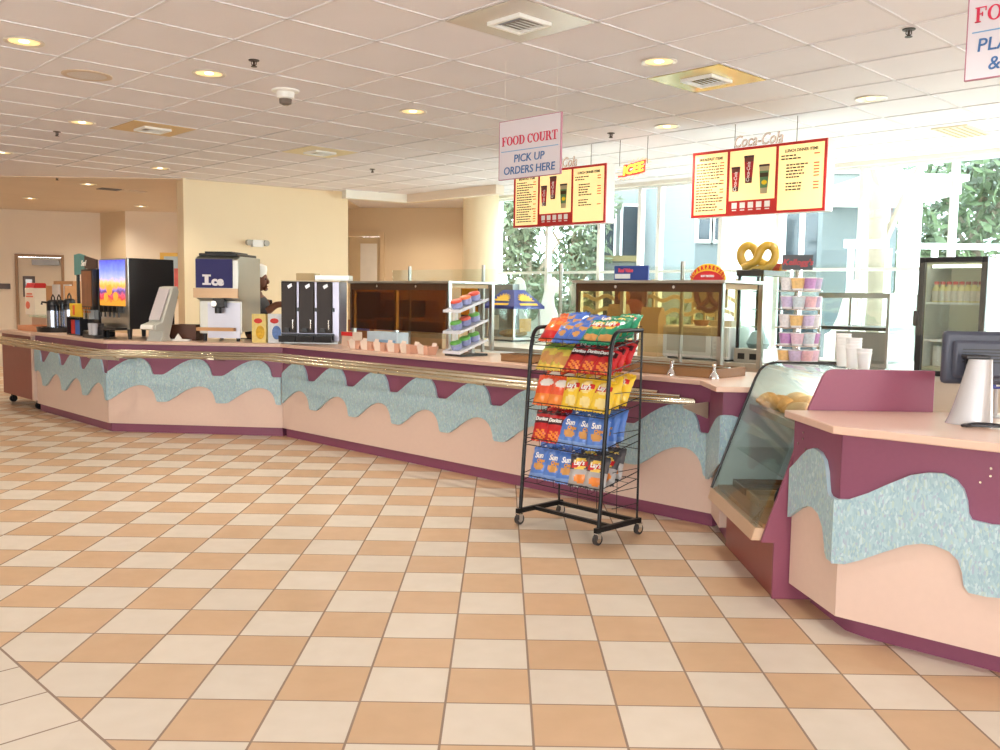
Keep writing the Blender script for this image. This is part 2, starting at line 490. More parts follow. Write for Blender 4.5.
# ------------------------------------------------------------------ double swing door far left
dm = mat('pale grey door leaf', (206, 190, 168), .5, vary=.03)
mb = MB(); mb.box(du0, du0 + .05, -.03, .1, 0, dz).box(du1 - .05, du1, -.03, .1, 0, dz).box(du0 + .05, du1 - .05, -.03, .1, dz - .05, dz)
d1 = struct(mb.build('door_1', mat('brown door frame', (150, 118, 86), .5), loc=FL_.o, rotz=FL_.a))
mb = MB(); mb.box(du0 + .052, du1 - .052, .02, .07, .01, dz - .055)
lf = struct(mb.build('door_leaf', dm, d1))
wu0, wz1 = FL_.uz(22.5, 276, 0); wu1, wz0 = FL_.uz(35.5, 297, 0)
mb = MB(); mb.box(wu0, wu1, .008, .02, wz0, wz1)
struct(mb.build('door_window_frame', mat('dark brown door window frame', (72, 54, 42), .4), lf, bevel=.01))
mb = MB(); mb.box(wu0 + .05, wu1 - .05, .004, .009, wz0 + .06, wz1 - .06)
struct(mb.build('door_window_pane', mat('grey door glass', (176, 170, 160), .1), lf))
mb = MB(); mb.box(du1 - .55, du1 - .08, -.06, .02, dz - .2, dz - .1)
struct(mb.build('door_closer', mat('grey door closer', (130, 124, 118), .4, .5), lf))
mb = MB(); u0, z1 = FL_.uz(-30, 283, 0); u1, z0 = FL_.uz(10.5, 289, 0); mb.box(u0, u1, -.03, 0, z0, z1)
tag(mb.build('wall_plaque', mat('dark brown plaque', (66, 46, 34), .4), loc=FL_.o, rotz=FL_.a, bevel=.005), 'dark brown plaque on the far wall left of the swing door', 'sign')
T = .955            # main worktop height
# ------------------------------------------------------------------ wave profile (u along the face, one period)
PER = .635
UPW = [(0, .63), (.012, .616), (.03, .611), (.16, .612), (.21, .62), (.30, .655), (.41, .702), (.52, .742), (.62, .768), (.72, .781), (.80, .779), (.87, .764), (.925, .738), (.96, .708), (.98, .68), (.994, .65)]
def wave_edge(u0, u1, drop, shift=0.0, dz=0.0):
    pts = []; k = int((u0 - drop) / PER) - 2
    while drop + k * PER < u1 + PER:
        for t, z in UPW: pts.append((drop + (k + t) * PER + shift, z + dz))
        k += 1
    def zat(u):
        for (a, za), (b, zb) in zip(pts, pts[1:]):
            if a <= u <= b: return za + (zb - za) * (u - a) / max(b - a, 1e-6)
    out = [(u0, zat(u0))] + [p for p in pts if u0 + .004 < p[0] < u1 - .004] + [(u1, zat(u1))]
    return out
def wave_panel(u0, u1, drop, parent, v=-.022, name='wave_panel'):
    up = wave_edge(u0, u1, drop); lo = wave_edge(u0, u1, drop, .04, -.281)
    mb = MB(); mb.xz(up + lo[::-1], v, -.0045, 0, side=1)
    return mb.build(name, [WAVE, WAVE_EDGE], parent)

def cabinet(name, label, F, L, drop, poly_u, trim, depth=.62):
    """poly_u = (front u0, front u1, back u0, back u1): plan of the cabinet in the frame of its face"""
    t = thing(name, label, 'counter', F.o, F.a, 'serving counter cabinets')
    a, b, c, d = poly_u
    mb = MB(); mb.plan([(a, 0), (b, 0), (d, depth), (c, depth)], .09, T - .034)
    mb.build('body', PEACH, t)
    mb = MB(); mb.box(a + .001, b - .001, -.0045, -.0005, .555, T - .036)
    mb.build('upper_panel', BURG, t)
    wave_panel(a + trim[0], b - trim[1], drop, t)
    mb = MB(); mb.plan([(a + .014, .03), (b - .014, .03), (d, depth - .02), (c, depth - .02)], 0, .088)
    mb.build('toe_kick', BURG, t)
    return t
LA, LB = 2.231, 1.869
LC = 5.01
cabinet('counter_cabinet', 'peach counter cabinet with wave band, between the rolling counter and the drinks corner', FA, LA, .24, (.02, LA - .001, .02, LA - .232), (.002, .001))
cabinet('counter_cabinet', 'peach counter cabinet with wave band below the blue ice dispenser', FB, LB, .487, (0.002, LB - .002, .235, LB + .2), (.001, .012))
cabinet('counter_cabinet', 'long peach counter cabinet with wave band behind the chip rack', FC, LC, .46, (.003, LC, -.2, LC + .05), (.012, .002))
# return at the right end of the long counter: a dark narrow face, then a light face running behind the pastry case
RX, RY0, RY1 = 1.335, 5.79, 5.44
t = thing('counter_cabinet', 'short return of the counter beside the pastry case', 'counter', (0, 0, 0), 0, 'serving counter cabinets')
mb = MB(); mb.plan([(RX, RY1), (2.5, RY1), (2.5, 6.05), (1.75, 6.05), (RX + .03, RY0 - .01)], .09, T - .034)
mb.build('body', PEACH, t)
mb = MB(); mb.box(RX - .004, RX, RY1, RY0 - .02, .555, T - .036).box(RX - .004, 2.5, RY1 - .004, RY1, .555, T - .036)
mb.build('upper_panel', BURG, t)
mb = MB(); up = wave_edge(0, .33, -.1); lo = wave_edge(0, .33, -.1, .03, -.285)
mb.prism([(RX - .0195, RY0 - .02 - u, z) for u, z in up + lo[::-1]], (.0155, 0, 0), 0, side=1)
mb.build('wave_panel', [WAVE, WAVE_EDGE], t)
mb = MB(); up = wave_edge(0, .9, .2); lo = wave_edge(0, .9, .2, .03, -.285)
mb.prism([(RX - .02 + u, RY1 - .02, z) for u, z in up + lo[::-1]], (0, .0155, 0), 0, side=1)
mb.build('wave_panel', [WAVE, WAVE_EDGE], t)
mb = MB(); mb.plan([(RX + .06, RY1 + .06), (2.5, RY1 + .06), (2.5, 6.0), (1.75, 6.0), (RX + .08, RY0 - .03)], 0, .088)
mb.build('toe_kick', BURG, t)

# continuous worktop: A - B - C - return
def inter(F1, v1, F2, v2):
    p, d = F1.pt(0, v1), F1.e; q, e = F2.pt(0, v2), F2.e
    k = ((q - p).x * e.y - (q - p).y * e.x) / (d.x * e.y - d.y * e.x)
    w = p + d * k; return (w.x, w.y)
ov = -.045
front = [tuple(FA.pt(.0, ov)[:2]), inter(FA, ov, FB, ov), inter(FB, ov, FC, ov), (1.275, FC.pt(4.95, ov).y + .015), (1.275, 5.385), (2.55, 5.385)]
ue = FC.U(708, ov); 
back = [(2.55, 6.1), tuple(FC.pt(5.2, .8)[:2]), inter(FB, .8, FC, .8), inter(FA, .8, FB, .8), tuple(FA.pt(-.0, .8)[:2])]
mb = MB(); mb.plan(front + back, T - .033, T)
tag(mb.build('countertop', TOP, bevel=.004), 'long salmon laminate worktop running along the whole serving counter', 'countertop')

# ------------------------------------------------------------------ rolling counter unit at the far left end
cu1 = FA.U(33.5, -.03, .5); cu0 = FA.U(2, -.03, .5)
t = thing('rolling_counter', 'brown rolling counter unit on casters at the far left end', 'counter', FA.pt(cu0, 0), FA.a)
w = min(cu1 - cu0, -.01 - cu0)
mb = MB(); mb.box(0, w - .06, -.02, .6, .12, .9); mb.build('body', BURG2, t)
mb = MB(); mb.box(w - .058, w - .005, -.03, .6, .12, .9); mb.build('end_trim', PEACH, t)
mb = MB(); mb.box(-.03, w - .005, -.06, .64, .902, .94); mb.build('top', TOP, t, bevel=.004)
for x in (.12, w - .1):
    for y in (.06, .5):
        mb = MB(); mb.cyl((x - .018, y, .045), (x + .018, y, .045), .045, n=16); mb.box(x - .028, x - .02, y - .02, y + .02, .04, .12); mb.box(x + .02, x + .028, y - .02, y + .02, .04, .12); mb.box(x - .028, x + .028, y - .03, y + .03, .112, .119)
        mb.build('caster', BLACK, t)

# ------------------------------------------------------------------ tray rail: three bars on brackets
t = thing('tray_rail', 'polished metal tray rail of three bars along the counter front', 'rail', (0, 0, 0))
RZ = .835
rails = [-.075, -.18, -.285]
ends = []
for k, v in enumerate(rails):
    RZ = (.848, .834, .818)[k]
    pts = [FA.pt(-1.05, v, RZ)]
    pts.append(Vector((*inter(FA, v, FB, v), RZ)))
    pts.append(Vector((*inter(FB, v, FC, v), RZ)))
    if k == 0:
        pts += [FC.pt(4.62, v, RZ)]
    elif k == 1: pts += [FC.pt(4.45, v, RZ), FC.pt(4.58, v + .03, RZ), FC.pt(4.7, v + .075, RZ), FC.pt(4.8, v + .09, RZ)]
    else: pts += [FC.pt(4.3, v, RZ), FC.pt(4.5, v + .015, RZ), FC.pt(4.7, v + .06, RZ), FC.pt(4.86, v + .12, RZ), FC.pt(4.92, v + .165, RZ), FC.pt(4.9, v + .205, RZ), FC.pt(4.8, v + .215, RZ), FC.pt(4.62, v + .211, RZ)]
    mb = MB(); mb.tube(pts, .0185, 10); mb.build('rail_bar', BRASS, t)
RZ = .835
def bracket(F, u):
    mb = MB()
    p = [F.pt(u + du, v, z) for du in (-.035, .035) for v, z in ((-.024, RZ - .02), (-.31, RZ - .02), (-.31, RZ - .035), (-.024, RZ - .07))]
    mb.add(p, [(0, 1, 2, 3), (7, 6, 5, 4), (0, 4, 5, 1), (1, 5, 6, 2), (2, 6, 7, 3), (3, 7, 4, 0)])
    mb.build('bracket', BRASS, t)
for F, px in ((FA, 24), (FA, 66), (FA, 100), (FB, 125), (FB, 215), (FC, 297), (FC, 385), (FC, 490), (FC, 585)):
    bracket(F, F.U(px, -.2, .8))
mb = MB(); mb.prism([FC.pt(4.96, v, z) for v, z in ((-.31, .815), (-.29, .795), (-.024, .71), (-.024, .815))], FC.e * .012)
mb.build('end_plate', mat('tan steel gusset', (200, 182, 158), .4), t)

# ------------------------------------------------------------------ right-hand counter
TR = .943
RCx, RCy = 1.484, 3.911
t = thing('counter_cabinet', 'peach and burgundy checkout counter with wave band at the right edge', 'counter', (0, 0, 0), 0, 'serving counter cabinets')
RL = (1.425, 4.372); far_r = FR.pt(1.4, 0)
body = [RL, (RCx, RCy), tuple(far_r[:2]), (3.3, 3.6), (3.3, 4.372)]
mb = MB(); mb.plan(body, .09, TR - .036); mb.build('body', PEACH, t)
FS = Frame(RL, math.degrees(math.atan2(RCy - RL[1], RCx - RL[0])))   # its left face
LS = (Vector(RL) - Vector((RCx, RCy))).length
mb = MB()
mb.prism([FS.pt(0, -.0005, .555), FS.pt(LS, -.0005, .555), FS.pt(LS, -.0005, TR - .037), FS.pt(0, -.0005, TR - .037)], -FS.n * .004)
mb.prism([FR.pt(0, -.0005, .555), FR.pt(1.4, -.0005, .555), FR.pt(1.4, -.0005, TR - .037), FR.pt(0, -.0005, TR - .037)], -FR.n * .004)
mb.build('upper_panel', BURG, t)
PERS = PER
up = [(0, .66), (.06, .7), (.12, .745), (.18, .782), (.24, .80), (.30, .79), (.345, .76), (.368, .715), (.38, .66), (.39, .628), (.41, .614), (LS, .612)]
lo = [(0, .42), (.06, .455), (.12, .49), (.19, .52), (.25, .528), (.31, .51), (.355, .46), (.375, .40), (.386, .355), (.405, .332), (LS, .327)]
mb = MB(); mb.prism([FS.pt(u, -.0045, z) for u, z in up + lo[::-1]], -FS.n * .018, 0, side=1)
mb.build('wave_panel', [WAVE, WAVE_EDGE], t)
up = [(-.02, .612), (.04, .62), (.12, .66), (.2, .71), (.29, .762), (.36, .783), (.42, .788), (.465, .768), (.495, .735), (.51, .69), (.517, .64), (.53, .618), (.6, .612), (.66, .617), (.74, .655), (.84, .71), (.94, .765), (1.04, .788), (1.4, .7)]
lo = [(-.02, .327), (.04, .337), (.1, .365), (.2, .422), (.29, .47), (.35, .488), (.4, .49), (.455, .476), (.49, .447), (.508, .40), (.515, .35), (.535, .325), (.6, .324), (.66, .332), (.74, .37), (.84, .425), (.94, .48), (1.04, .50), (1.4, .41)]
mb = MB(); mb.prism([FR.pt(u, -.0045, z) for u, z in up + lo[::-1]], -FR.n * .018, 0, side=1)
mb.build('wave_panel', [WAVE, WAVE_EDGE], t)
mb = MB(); mb.plan([(1.53, 4.36), (1.56, 3.98), tuple(FR.pt(.12, .075)[:2]), tuple(FR.pt(1.4, .075)[:2]), (3.25, 3.65), (3.25, 4.36)], 0, .088)
mb.build('toe_kick', BURG, t)
# small peg holes near the top corners
mb = MB()
for u, z in ((.1, .85), (.1, .82), (.05, .79), (.13, .775)): p = FS.pt(u, -.0055, z); mb.cyl(p, p - FS.n * .003, .006, n=8)
for u, z in ((.585, .83), (.585, .80), (.55, .77)): p = FR.pt(u, -.0055, z); mb.cyl(p, p - FR.n * .003, .005, n=8)
mb.build('shelf_pin', BRASS, t)
cor = [Vector((1.372, 4.385, 0)), Vector((1.412, 3.845, 0))]
e2 = FR.e
poly = [(cor[0].x, cor[0].y), (cor[1].x, cor[1].y), tuple((cor[1] + e2 * 1.5)[:2]), (3.35, 3.6), (3.35, cor[0].y)]
mb = MB(); mb.plan(poly, TR - .035, TR)
tag(mb.build('countertop', TOP, bevel=.005), 'salmon laminate worktop of the checkout counter at the right edge', 'countertop')
# ------------------------------------------------------------------ pastry case
YN, YF = 4.396, 5.372
t = thing('pastry_case', 'slant-fronted glass pastry case with burgundy base and end panel', 'display case', (1.7, YN, 0))
def loc(p): return p
ox, oy = 1.7, YN
mb = MB(); mb.box(1.362 - ox, 2.1 - ox, .024, YF - oy, 0, .285); mb.build('base', BURG2, t)
endp = [(1.352, 0), (1.352, .282), (1.288, .282), (1.296, .312), (1.405, .646), (1.499, .967), (1.557, 1.11), (1.575, 1.132), (1.6, 1.142), (2.097, 1.142), (2.097, 0)]
mb = MB(); mb.xz([(x - ox, z) for x, z in endp], 0, .022); mb.build('end_panel', mat('burgundy end panel', (142, 76, 98), .38, vary=.04, scale=60), t, bevel=.003)
mb = MB(); mb.xz([(1.244 - ox, .287), (1.30 - ox, .287), (1.36 - ox, .29), (1.36 - ox, .345), (1.262 - ox, .352)], .024, YF - oy); mb.build('front_trim', mat('tan metal front trim', (206, 176, 146), .35, .3, vary=.04), t, bevel=.003)
def glass_x(z): return 1.264 + (z - .352) * (1.515 - 1.264) / (1.05 - .352)
prof = [(1.264, .352), (1.39, .705), (1.50, 1.01), (1.525, 1.06), (1.555, 1.09), (1.60, 1.103), (2.09, 1.108)]
mb = MB(); th = .006
outer = [(x - ox, z) for x, z in prof]; inner = [(x - ox + .007, z - .004) for x, z in prof][::-1]
mb.xz(outer + inner, .026, YF - oy - .012); mb.build('front_glass', CLEAR, t)
mb = MB(); mb.tube([(x - ox, YF - oy - .008, z) for x, z in prof], .008, 8); mb.build('edge_trim', BLACK, t)
mb = MB(); mb.xz([(x - ox + .008, z - .004) for x, z in prof[:]] + [(2.08 - ox, .36), (1.29 - ox, .36)], YF - oy - .01, YF - oy - .004); mb.build('side_panel', mat('aqua sky reflection panel', (206, 222, 222), .3), t)  # opaque pane; its aqua stands in for sky reflected in the glass
mb = MB(); mb.box(2.06 - ox, 2.095 - ox, .024, YF - oy - .012, .285, 1.10); mb.build('back_panel', mat('pale steel back panel', (228, 232, 232), .4), t)
mb = MB(); mb.box(1.30 - ox, 2.058 - ox, .024, YF - oy - .012, .347, .372); mb.build('deck', mat('brown slatted deck', (150, 112, 70), .5, vary=.25, scale=20), t)
mb = MB(); mb.box(1.475 - ox, 2.058 - ox, .03, YF - oy - .02, .838, .852).box(1.468 - ox, 1.476 - ox, .03, YF - oy - .02, .825, .862); mb.build('shelf', STEELM, t)
mb = MB(); mb.box(1.40 - ox, 2.058 - ox, .03, YF - oy - .02, .594, .602); mb.build('glass_shelf', CLEAR, t)
mb = MB(); mb.cyl((.32, .06, 1.085), (.32, YF - oy - .06, 1.085), .012, n=10); mb.build('lamp_tube', mat('added display tube glow', (255, 250, 238), .4, emit=5, vary=0), t)  # glowing tube added to brighten the inside of the case
L = bpy.data.lights.new('case_fill', 'AREA'); L.shape = 'RECTANGLE'; L.size = .05; L.size_y = .85; L.energy = 7; L.color = (1, .97, .9)  # area fill added for more light on the pastries
o = bpy.data.objects.new('case_fill', L); COL.objects.link(o); o.location = (2.0, 4.9, 1.07); o.rotation_euler = (0, radians(25), 0)
# baked goods on the upper shelf
PASTRY = mat('golden baked crust', (222, 166, 96), .6, vary=.3, scale=30, bump=.5)
PASTRY2 = mat('pale sugared crust', (226, 188, 138), .65, vary=.2, scale=40, bump=.4)
def croissant(L, R):
    mb = MB(); pts, rr = [], []
    for k in range(25):
        a = (k / 24 - .5) * 2.7; pts.append((sin(a) * L * .55, -cos(a) * L * .3 + L * .2, R)); rr.append(R * (.16 + .84 * max(0, cos((k / 24 - .5) * pi)) ** .9) * (1.1 if k % 4 < 2 else .86))
    return mb.tube(pts, rr, 10)
spots = [(1.54, 5.27, .9, 'croissant at the far end of the pastry case shelf'), (1.56, 5.13, .5, 'second croissant from the far end on the pastry case shelf'),
         (1.55, 4.98, 1.2, 'third croissant from the far end on the pastry case shelf'), (1.57, 4.84, .7, 'croissant in the middle of the pastry case shelf beside the pale rolls')]
proto = None
for x, y, a, lab in spots:
    if proto is None:
        proto = croissant(.17, .042).build('croissant', PASTRY, loc=(x, y, .854), rotz=a); proto['category'] = 'pastry'; proto['label'] = lab; proto['group'] = 'pastries in the glass case'
    else: dup(proto, (x, y, .854), a, lab, 'pastries in the glass case')
for k, (x, y, lab) in enumerate([(1.70, 5.2, 'round pale roll behind the croissants, farthest in the pastry case'), (1.71, 5.03, 'round pale roll behind the croissants, middle of the pastry case'), (1.55, 4.69, 'round pale roll on the pastry case shelf nearest the checkout counter')]):
    mb = MB(); mb.ell((0, 0, .045), (.075, .07, .05), 16, 10)
    tag(mb.build('bread_roll', PASTRY2, loc=(x, y, .854)), lab, 'pastry', 'pastries in the glass case')
for k, (y, rgb, lab) in enumerate([(5.2, (120, 84, 50), 'brown wooden tray on the pastry case deck at the far end'), (4.9, (170, 132, 84), 'tan tray on the pastry case deck in the middle')]):
    mb = MB(); mb.box(-.2, .3, -.13, .13, 0, .012).box(-.2, -.185, -.13, .13, .012, .04).box(.285, .3, -.13, .13, .012, .04).box(-.185, .285, -.13, -.115, .012, .04).box(-.185, .285, .115, .13, .012, .04)
    tag(mb.build('tray', mat('tray %d' % k, rgb, .5, vary=.2), loc=(1.58, y, .373)), lab, 'tray')
t = thing('snack_pack', 'black and blue snack pack on the deck of the pastry case', 'snack pack', (1.47, 4.56, .373), .4)
mb = MB(); mb.ell((0, 0, .09), (.085, .06, .09), 14, 10); mb.build('pack', mat('black glossy wrap', (38, 36, 40), .2), t)
mb = MB(); mb.ell((-.055, -.03, .08), (.04, .03, .05), 10, 8); mb.build('blue_print', mat('blue glossy wrap', (44, 74, 150), .25), t)

# ------------------------------------------------------------------ wire chip rack on casters
FK2 = Frame((0.135, 5.811), -46.18)
W, D = .66, .37
t = thing('chip_rack', 'black wire chip rack on casters in front of the counter', 'rack', FK2.o, FK2.a)
for x in (0, W):
    pts = [(x, 0, .075), (x, .05, .8), (x, .075, 1.15)]
    for k in range(7):
        a = k / 6 * pi / 2; pts.append((x, .085 + .075 * (1 - cos(a)), 1.19 + .085 * sin(a)))
    pts += [(x, .25, 1.277), (x, D, 1.277)]
    mb = MB(); mb.tube(pts, .0125, 10); mb.build('front_tube', BLACKM, t)
    mb = MB(); mb.tube([(x, D, 1.277), (x, D, .075)], .007, 8); mb.build('rear_upright', BLACKM, t)
mb = MB()
for x in (0, W): mb.box(x - .012, x + .012, -.03, D + .03, .075, .105)
mb.box(.012, W - .012, D - .012, D + .012, .075, .1).box(.012, W - .012, .12, .145, .078, .1)
mb.build('base_frame', BLACKM, t)
mb = MB(); wr = .0024
for k in range(7): z = .16 + k * .19; mb.tube([(0, D, z), (W, D, z)], wr, 5)
for k in range(1, 4): x = k * W / 4; mb.tube([(x, D, .1), (x, D, 1.26)], wr, 5)
for z in (.2, .3, .42, .66, .9): mb.tube([(W, .12, z), (W, D, z)], wr, 5)
mb.build('back_grid', BLACKM, t)
SHZ = [1.165, .985, .755, .525, .285]
SY = [.075, .06, .045, .03, .015]
for z, y0 in zip(SHZ, SY):
    mb = MB()
    fz = lambda y: z + (y - y0) * .2
    for dz in (.0, .045):
        mb.tube([(0, D, fz(D) + dz), (0, y0 - .01, z + dz), (W, y0 - .01, z + dz), (W, D, fz(D) + dz)], wr * 1.25, 6)
    for k in range(1, 14):
        x = k * W / 14; mb.tube([(x, y0 - .01, z + (.045 if k % 3 == 0 else 0)), (x, y0 - .01, z), (x, D, fz(D))], wr * .8, 4)
    for k in range(1, 4):
        y = y0 + k * (D - y0) / 4; mb.tube([(0, y, fz(y)), (W, y, fz(y))], wr * .8, 4)
    mb.build('wire_shelf', BLACKM, t)
for x in (0, W):
    for y in (-.012, D + .012):
        mb = MB(); mb.cyl((x - .012, y + .005, .034), (x + .012, y + .005, .034), .034, n=18)
        c = mb.build('caster', mat('dark rubber wheel', (60, 58, 58), .5), t)
        mb = MB(); mb.cyl((x - .0135, y + .005, .034), (x + .0135, y + .005, .034), .02, n=14); mb.box(x - .018, x - .0142, y - .012, y + .02, .034, .074).box(x + .0142, x + .018, y - .012, y + .02, .034, .074).box(x - .018, x + .018, y - .015, y + .02, .068, .0745)
        mb.build('fork', CHROME, c)

# chip bags
def pack(w, h, d, f, seed, nu=14, nv=20):
    rnd = random.Random(seed); ph = [rnd.uniform(0, 6) for _ in range(4)]
    vs, fs, ms = [], [], []
    for side in (-1, 1):
        b = len(vs)
        for j in range(nv + 1):
            v = j / nv
            for i in range(nu + 1):
                u = i / nu * 2 - 1
                env = max(0, sin(pi * min(1, max(0, (v - .06) / .88)))) ** .55 * max(0, 1 - abs(u) ** 3) ** .6
                wr_ = .0036 * (sin(9 * u + ph[0] + 5 * v) + sin(14 * v + ph[1] - 6 * u)) * (1 - env * .5) * (1 - abs(u) ** 4)
                z = v * h - .004 * abs(u) ** 2 * (1 if v > .5 else -1)
                x = u * w / 2 * (1 - .05 * sin(pi * v)) + .0015 * sin(30 * v + ph[2])
                y = side * (d / 2 * env) + (wr_ if side < 0 else -wr_) * (1 if 0 < i < nu else 0)
                if j in (0, nv): z += .0035 * (1 if i % 2 else -1)
                vs.append((x, y, z))
        for j in range(nv):
            for i in range(nu):
                a = b + j * (nu + 1) + i; q = (a, a + 1, a + nu + 2, a + nu + 1)
                fs.append(q if side < 0 else q[::-1]); ms.append(f(((i + .5) / nu) * 2 - 1, (j + .5) / nv) if side < 0 else 0)
    mb = MB(); mb.add(vs, fs, ms); return mb
def ov_(u, v, cu, cv, ru, rv): return ((u - cu) / ru) ** 2 + ((v - cv) / rv) ** 2 < 1
def fm(n, rgb): return mat('chip bag film ' + n, rgb, .28, .0, vary=.05, scale=30, coat=.3)
TAN_ = fm('chip print tan', (206, 150, 84)); ORG_ = fm('chip print orange', (238, 140, 58)); WHT_ = fm('white', (240, 236, 228)); RED_ = fm('logo red', (204, 38, 40)); YEL_ = fm('logo yellow', (246, 208, 90)); SIL = fm('silver crimp', (200, 196, 190))
KIND = {
 'orange': ((fm('orange', (230, 98, 44)), ORG_, RED_), lambda u, v: 2 if .1 < v < .34 else 1 if ov_(u, v, -.3, .62, .35, .14) or ov_(u, v, .4, .7, .3, .12) else 0, None),
 'blue': ((fm('blue', (72, 112, 196)), TAN_), lambda u, v: 1 if ov_(u, v, -.35, .72, .42, .11) or ov_(u, v, .35, .52, .4, .1) or ov_(u, v, -.1, .3, .35, .09) else 0, None),
 'green': ((fm('green', (32, 142, 104)), YEL_, RED_, TAN_), lambda u, v: 2 if abs(v - .68 - .06 * u) < .07 and abs(u) < .72 else 1 if ov_(u, v, 0, .7, .62, .19) else 3 if ov_(u, v, 0, .2, .7, .12) else 0, "Lay's"),
 'lime': ((fm('yellow green', (214, 196, 84)), TAN_, fm('leaf green', (112, 168, 52)), YEL_), lambda u, v: 2 if v > .7 and ov_(u, v, 0, .8, .8, .16) else 1 if ov_(u, v, -.3, .42, .5, .2) or ov_(u, v, .4, .3, .4, .16) else 3 if v < .14 else 0, None),
 'red': ((fm('red', (196, 36, 42)), ORG_, fm('dark maroon', (70, 22, 30))), lambda u, v: 1 if (v < .36 and abs(u) < .75 - v and (int(v * 20 + u * 5) % 3)) else 2 if v > .86 or (abs(v - .66) < .09 and abs(u) < .8) else 0, 'Doritos'),
 'vermilion': ((fm('vermilion', (236, 92, 52)), ORG_, WHT_), lambda u, v: 2 if ov_(u, v, 0, .72, .66, .13) else 1 if v < .34 and abs(u) < .8 else 0, None),
 'yellow': ((fm('yellow', (240, 202, 56)), fm('cream chip', (244, 222, 150)), RED_), lambda u, v: 2 if abs(v - .68 - .06 * u) < .075 and abs(u) < .74 else 1 if ov_(u, v, 0, .7, .62, .19) or ov_(u, v, .1, .25, .55, .15) else 0, "Lay's"),
 'sunblue': ((fm('bright blue', (84, 128, 206)), TAN_, fm('pale blue', (128, 164, 222))), lambda u, v: 1 if ov_(u, v, .05, .36, .5, .12) else 2 if v < .15 else 0, 'Sun'),
 'grey': ((fm('charcoal', (74, 72, 76)), YEL_, RED_, ORG_, fm('light grey', (176, 172, 170))), lambda u, v: 2 if abs(v - .66 - .06 * u) < .075 and abs(u) < .74 else 1 if ov_(u, v, 0, .68, .66, .19) else 3 if ov_(u, v, .1, .24, .6, .13) else 4 if v < .5 else 0, "Lay's"),
}
ADJ = {'orange': 'orange', 'blue': 'blue', 'green': 'green', 'lime': 'yellow-green', 'red': 'red', 'vermilion': 'orange-red', 'yellow': 'yellow', 'sunblue': 'bright blue', 'grey': 'grey'}
BW, BH, BD = .158, .212, .06
PROTO = {}
LET_W = mat('white lettering', (250, 248, 244), .4, vary=0); LET_O = mat('orange lettering', (244, 170, 60), .4, vary=0)
def bag(kind, pos, rz, lean, label, seed):
    key = (kind, seed % 2)
    if key not in PROTO:
        ms, f, txt = KIND[kind]
        o = pack(BW, BH, BD, f, seed).build('chip_bag', list(ms))
        o['category'] = 'chip bag'
        if txt:
            sz, z = {"Lay's": (.042, .133), 'Doritos': (.034, .132), 'Sun': (.05, .13)}[txt]
            c = link('lettering', text_mesh(txt, sz, .003, .0012, .15, .9, LET_W), o, (0, -.034, z))
            if txt == 'Sun': c2 = link('lettering', text_mesh('Chips', .03, .003, .0008, .15, .9, LET_O), o, (.02, -.034, .102))
        PROTO[key] = o; n = o
    else:
        n = PROTO[key].copy(); COL.objects.link(n)
        for ch in PROTO[key].children:
            c = ch.copy(); COL.objects.link(c); c.parent = n
    n['label'] = label; n['group'] = 'chip bags on the wire rack'
    n.location = pos; n.rotation_euler = (Matrix.Rotation(rz, 3, 'Z') @ Matrix.Rotation(-lean, 3, 'X') @ Matrix.Rotation(random.uniform(-.09, .09), 3, 'Y')).to_euler()
    return n
ROWS = [('top', ['orange', 'blue', 'blue', 'green', 'green'], .85), ('second', ['lime', 'lime', 'red', 'red', 'red'], .68), ('third', ['vermilion', 'vermilion', 'yellow', 'yellow', 'yellow'], .4),
        ('fourth', ['red', 'red', 'sunblue', 'sunblue', 'sunblue'], .42), ('bottom', ['sunblue', 'sunblue', 'sunblue', 'grey', 'grey'], .42)]
ORD = ['leftmost', 'second from left', 'in the middle', 'second from right', 'rightmost']
sd = 0
for (shelf, kinds, lean), z, y0 in zip(ROWS, SHZ, SY):
    for c, kd in enumerate(kinds):
        depth = 3 if c == 4 else 2
        for k in range(depth):
            sd += 1
            x = .097 + c * (W - .194) / 4; y = y0 + .045 + k * .078
            p = FK2.pt(x, y, z + .2 * (y - y0) + .013 + (.02 if k == 1 and c < 4 else .004 * k))
            rz = FK2.a + .16 + random.uniform(-.12, .12)
            if k == 0: lab = '%s chip bag, front row, %s shelf of wire rack, %s' % (ADJ[kd], shelf, ORD[c])
            elif depth == 3: lab = '%s chip bag, right end of %s rack shelf, %s' % (ADJ[kd], shelf, 'just behind the front bag' if k == 1 else 'rearmost')
            else: lab = '%s chip bag behind the %s front bag, %s shelf of wire rack' % (ADJ[kd], ORD[c].replace('in the middle', 'middle'), shelf)
            bag(kd, p, rz, lean + random.uniform(-.08, .08), lab, sd)
# ================================================================== things on the drinks counter (left part)
# rolling unit: low tray box, carton on a stand, brown organiser
def px_box(F, v, px0, px1, py_top, z0):
    u0, u1 = F.U(px0, v, z0), F.U(px1, v, z0)
    zt = F.uz((px0 + px1) / 2, py_top, v)[1]
    return u0, u1, zt
CARTW = mat('white carton', (236, 224, 210), .5); CARTR = mat('red carton lid', (196, 40, 44), .45)
u0, u1, zt = px_box(FA, .1, 16, 42, 325, T)
mb = MB(); w = u1 - u0; h = max(.05, zt - T)
mb.box(0, w, 0, .3, 0, .012).box(0, w, 0, .012, .012, h).box(0, w, .288, .3, .012, h).box(0, .012, .012, .288, .012, h).box(w - .012, w, .012, .288, .012, h)
tag(mb.build('open_tray', mat('salmon wooden tray', (214, 150, 110), .5, vary=.1), loc=FA.pt(u0, .12, .9407 if u1 < 0 else T + .0005), rotz=FA.a), 'low salmon open tray on the left end of the drinks counter', 'tray')
v = .75
u0, u1, zt = px_box(FA, v, 24, 49, 316, 0)
t = thing('carton_stand', 'pale pedestal behind the counter holding the red and white carton', 'stand', FA.pt(u0, v + .1, 0), FA.a)
w = u1 - u0; zst = zt
